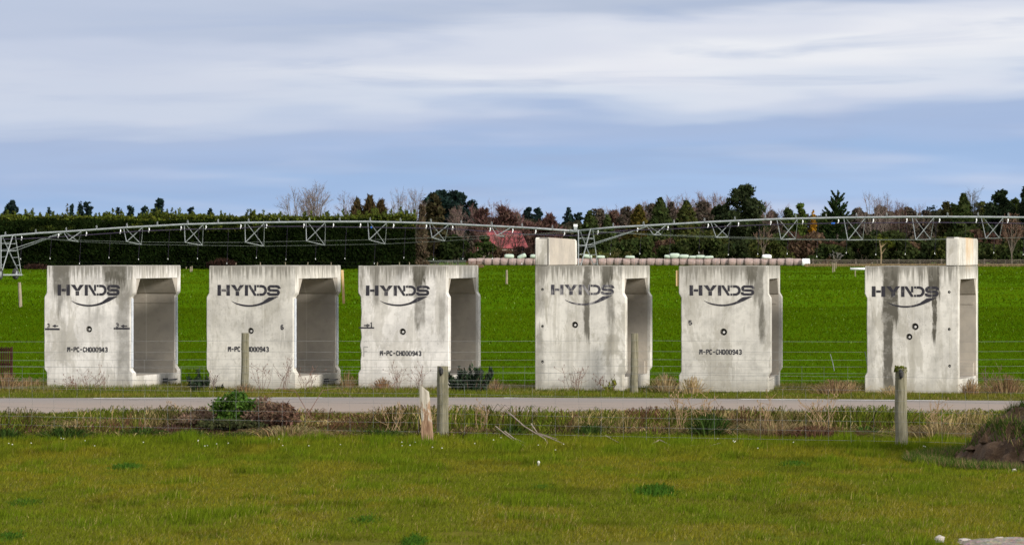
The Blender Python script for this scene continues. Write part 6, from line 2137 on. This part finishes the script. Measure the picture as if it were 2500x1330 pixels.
def heap_z(dx, dy):
    rr = np.sqrt(dx ** 2 + (dy * 0.95) ** 2)
    nz = (fbm((dx + 20) * 1.6, (dy + 20) * 1.6, 111, 4) - 0.5)
    base = 0.36 * sst(2.66, 2.20, rr + nz * 0.4) + 1.20 * (1 - sst(0.2, 2.45, rr + nz * 0.4))
    return base + nz * 0.40 * sst(3.0, 2.2, rr) + (fbm((dx + 20) * 6, (dy + 20) * 6, 115, 4) - 0.5) * 0.42 * sst(2.9, 2.4, rr) - 0.05


zz = heap_z(gx, gy)
ii, jj = np.meshgrid(np.arange(n - 1), np.arange(n - 1))
k = (jj * n + ii).ravel()
V = np.stack([gx.ravel() + hx, gy.ravel() + hy, zz.ravel()], 1)
link('soil', np_mesh('soil', V, np.stack([k, k + 1, k + n + 1, k + n], 1), smooth=False), heap, M_soil)
rg = np.random.default_rng(314)
mb = MB()
for i in range(420):
    a, rr = rg.uniform(0, 2 * math.pi), rg.random() ** 0.6 * 2.9
    dx, dy = rr * math.cos(a), rr * math.sin(a)
    s_ = abs(rg.normal(0.035, 0.03)) + 0.015
    z = float(heap_z(np.array([dx]), np.array([dy]))[0])
    c0 = Vector((hx + dx, hy + dy, max(z, 0.0)))
    p = [c0 + Vector((s_ * x_ * rg.uniform(0.6, 1.3), s_ * y_ * rg.uniform(0.6, 1.3), s_ * z_ * rg.uniform(0.6, 1.2))) for x_, y_, z_ in ((1, 0, 0), (0, 1, 0), (-1, 0, 0), (0, -1, 0), (0, 0, 1), (0, 0, -1))]
    k_ = len(mb.v)
    mb.v += [tuple(q) for q in p]
    mb.f += [tuple(k_ + t for t in tri) for tri in ((0, 1, 4), (1, 2, 4), (2, 3, 4), (3, 0, 4), (1, 0, 5), (2, 1, 5), (3, 2, 5), (0, 3, 5))]
tag(mb.build('clods', M_soil, heap), kind='stuff')
n = 95000
a, rr = rg.uniform(0, 2 * np.pi, n), rg.random(n) ** 0.55 * 3.2
dx, dy = rr * np.cos(a), rr * np.sin(a)
msk = fbm((dx + 20) * 1.1, (dy + 20) * 1.1, 121, 3)
kk = (msk > 0.40) | (rr > 2.75)
kk &= ~(((fbm((dx + 9) * 1.8, (dy + 9) * 1.8, 127, 2) > 0.54) | ((rr > 2.2) & (rr < 2.62) & (rg.random(n) < 0.60))) & (rr < 2.6) & (rg.random(n) < 0.93))
dx, dy = dx[kk], dy[kk]
z = np.maximum(heap_z(dx, dy), 0)
nn = len(dx)
c = lerp3((0.035, 0.085, 0.010), (0.080, 0.125, 0.020), rg.random(nn))
dr = rg.random(nn) < 0.25
c[dr] = lerp3((0.18, 0.125, 0.06), (0.30, 0.22, 0.11), rg.random(int(dr.sum())))
V_, T_, C_ = blades(dx + hx, dy + hy, rg.uniform(0.04, 0.13, nn), 0.013 + 0 * dx, (rg.normal(0, 0.05, nn), rg.normal(-0.02, 0.05, nn)), rg, c, z=z)
tag(link('turf', np_mesh('turf', V_, T_, C_), heap, M_grass), kind='stuff')

M_rock = simple('pale_rock', (0.34, 0.30, 0.26), (0.48, 0.44, 0.39), 6.0, 0.9, bump=0.6)


def rock(px, y, wpx, hpx, label, Z=None, seed=1, z=None, mat=None):
    rg = np.random.default_rng(seed)
    Z = Z or Zg(y)
    bm = bmesh.new()
    bmesh.ops.create_icosphere(bm, subdivisions=2, radius=1.0)
    for v in bm.verts:
        v.co *= 1 + rg.normal(0, 0.09)
    me = bpy.data.meshes.new('rock')
    bm.to_mesh(me)
    bm.free()
    o = link('rock', me, None, mat or M_rock)
    s_ = Z / F
    x_ = X(px, Z)
    o.scale = (wpx / 2 * s_, wpx / 2 * s_ * 0.8, hpx / 2 * s_)
    o.location = (x_, Z, (gz(x_, Z) if z is None else z) + hpx * 0.28 * s_)
    o.rotation_euler = (0, 0, rg.uniform(0, 6))
    return tag(o, label, 'rock', 'pale stones near the soil heap and gravel')


rock(2294, 1326, 32, 24, 'rounded pale stone at the left end of the gravel strip', seed=1)
rock(2476, 1152, 14, 9, 'small white stone at the foot of the soil heap', Z=44.6, seed=2)
rock(2481, 1050, 10, 7, 'small pale stone high on the soil heap', Z=46.8, seed=3, z=0.42)
rock(2108, 1330, 14, 6, 'flat pale pebble at the bottom edge left of the gravel strip', seed=4)
rock(2356, 1323, 40, 9, 'flat pale stone embedded in the gravel strip', seed=5)
rock(2440, 1321, 30, 12, 'brownish stone on the gravel strip near the corner', seed=6)
M_gravel, nt = new_mat('gravel')
pp = nt.node('ShaderNodeTexCoord').outputs['Object']
vv = nt.node('ShaderNodeTexVoronoi', {'Vector': pp, 'Scale': 28.0})
n1 = nt.noise(pp, 5.0, 4.0, 0.6)
finish(nt, nt.mix(0.6, nt.mix(nt.smooth(n1, 0.35, 0.65), (0.26, 0.21, 0.165), (0.38, 0.33, 0.28)), nt.mix(0.5, vv.outputs['Color'], (0.3, 0.26, 0.22)), 'MULTIPLY'), 0.9, vv.outputs[0], 0.9, 0.03)
gn = 60
gxs, gys = np.linspace(3.75, 8.5, gn), np.linspace(31.0, 34.5, 30)
gx, gy = np.meshgrid(gxs, gys)
edge = sst(0, 0.5, gx - 3.8 + 0.25 * (fbm(gx * 2, gy * 2, 131) - 0.5)) * sst(34.42, 34.1, gy + 0.25 * (fbm(gx * 2.2, gy * 2, 132) - 0.5))
V = np.stack([gx.ravel(), gy.ravel(), (-0.06 + 0.105 * edge + (fbm(gx * 9, gy * 9, 133) - 0.5) * 0.035 * edge).ravel()], 1)
ii, jj = np.meshgrid(np.arange(gn - 1), np.arange(29))
k = (jj * gn + ii).ravel()
tag(link('gravel', np_mesh('gravel', V, np.stack([k, k + 1, k + gn + 1, k + gn], 1), smooth=True), None, M_gravel), kind='structure')

# moss on the right hand fence post
rg = np.random.default_rng(8)
n = 700
a, rr = rg.uniform(0, 2 * np.pi, n), rg.random(n) ** 0.5 * 0.085
cx_, cy_ = X(2203, 50.35) - 0.012, 50.35 + 0.11
P = np.stack([cx_ + rr * np.cos(a), cy_ + rr * np.sin(a), 1.05 + rg.normal(0.0, 0.012, n) - 0.05 * (rr > 0.075) * rg.random(n)], 1)
leaf_object('moss', P, 0.012, two_col((0.085, 0.10, 0.012), (0.16, 0.17, 0.03), n, rg), rg, p2)
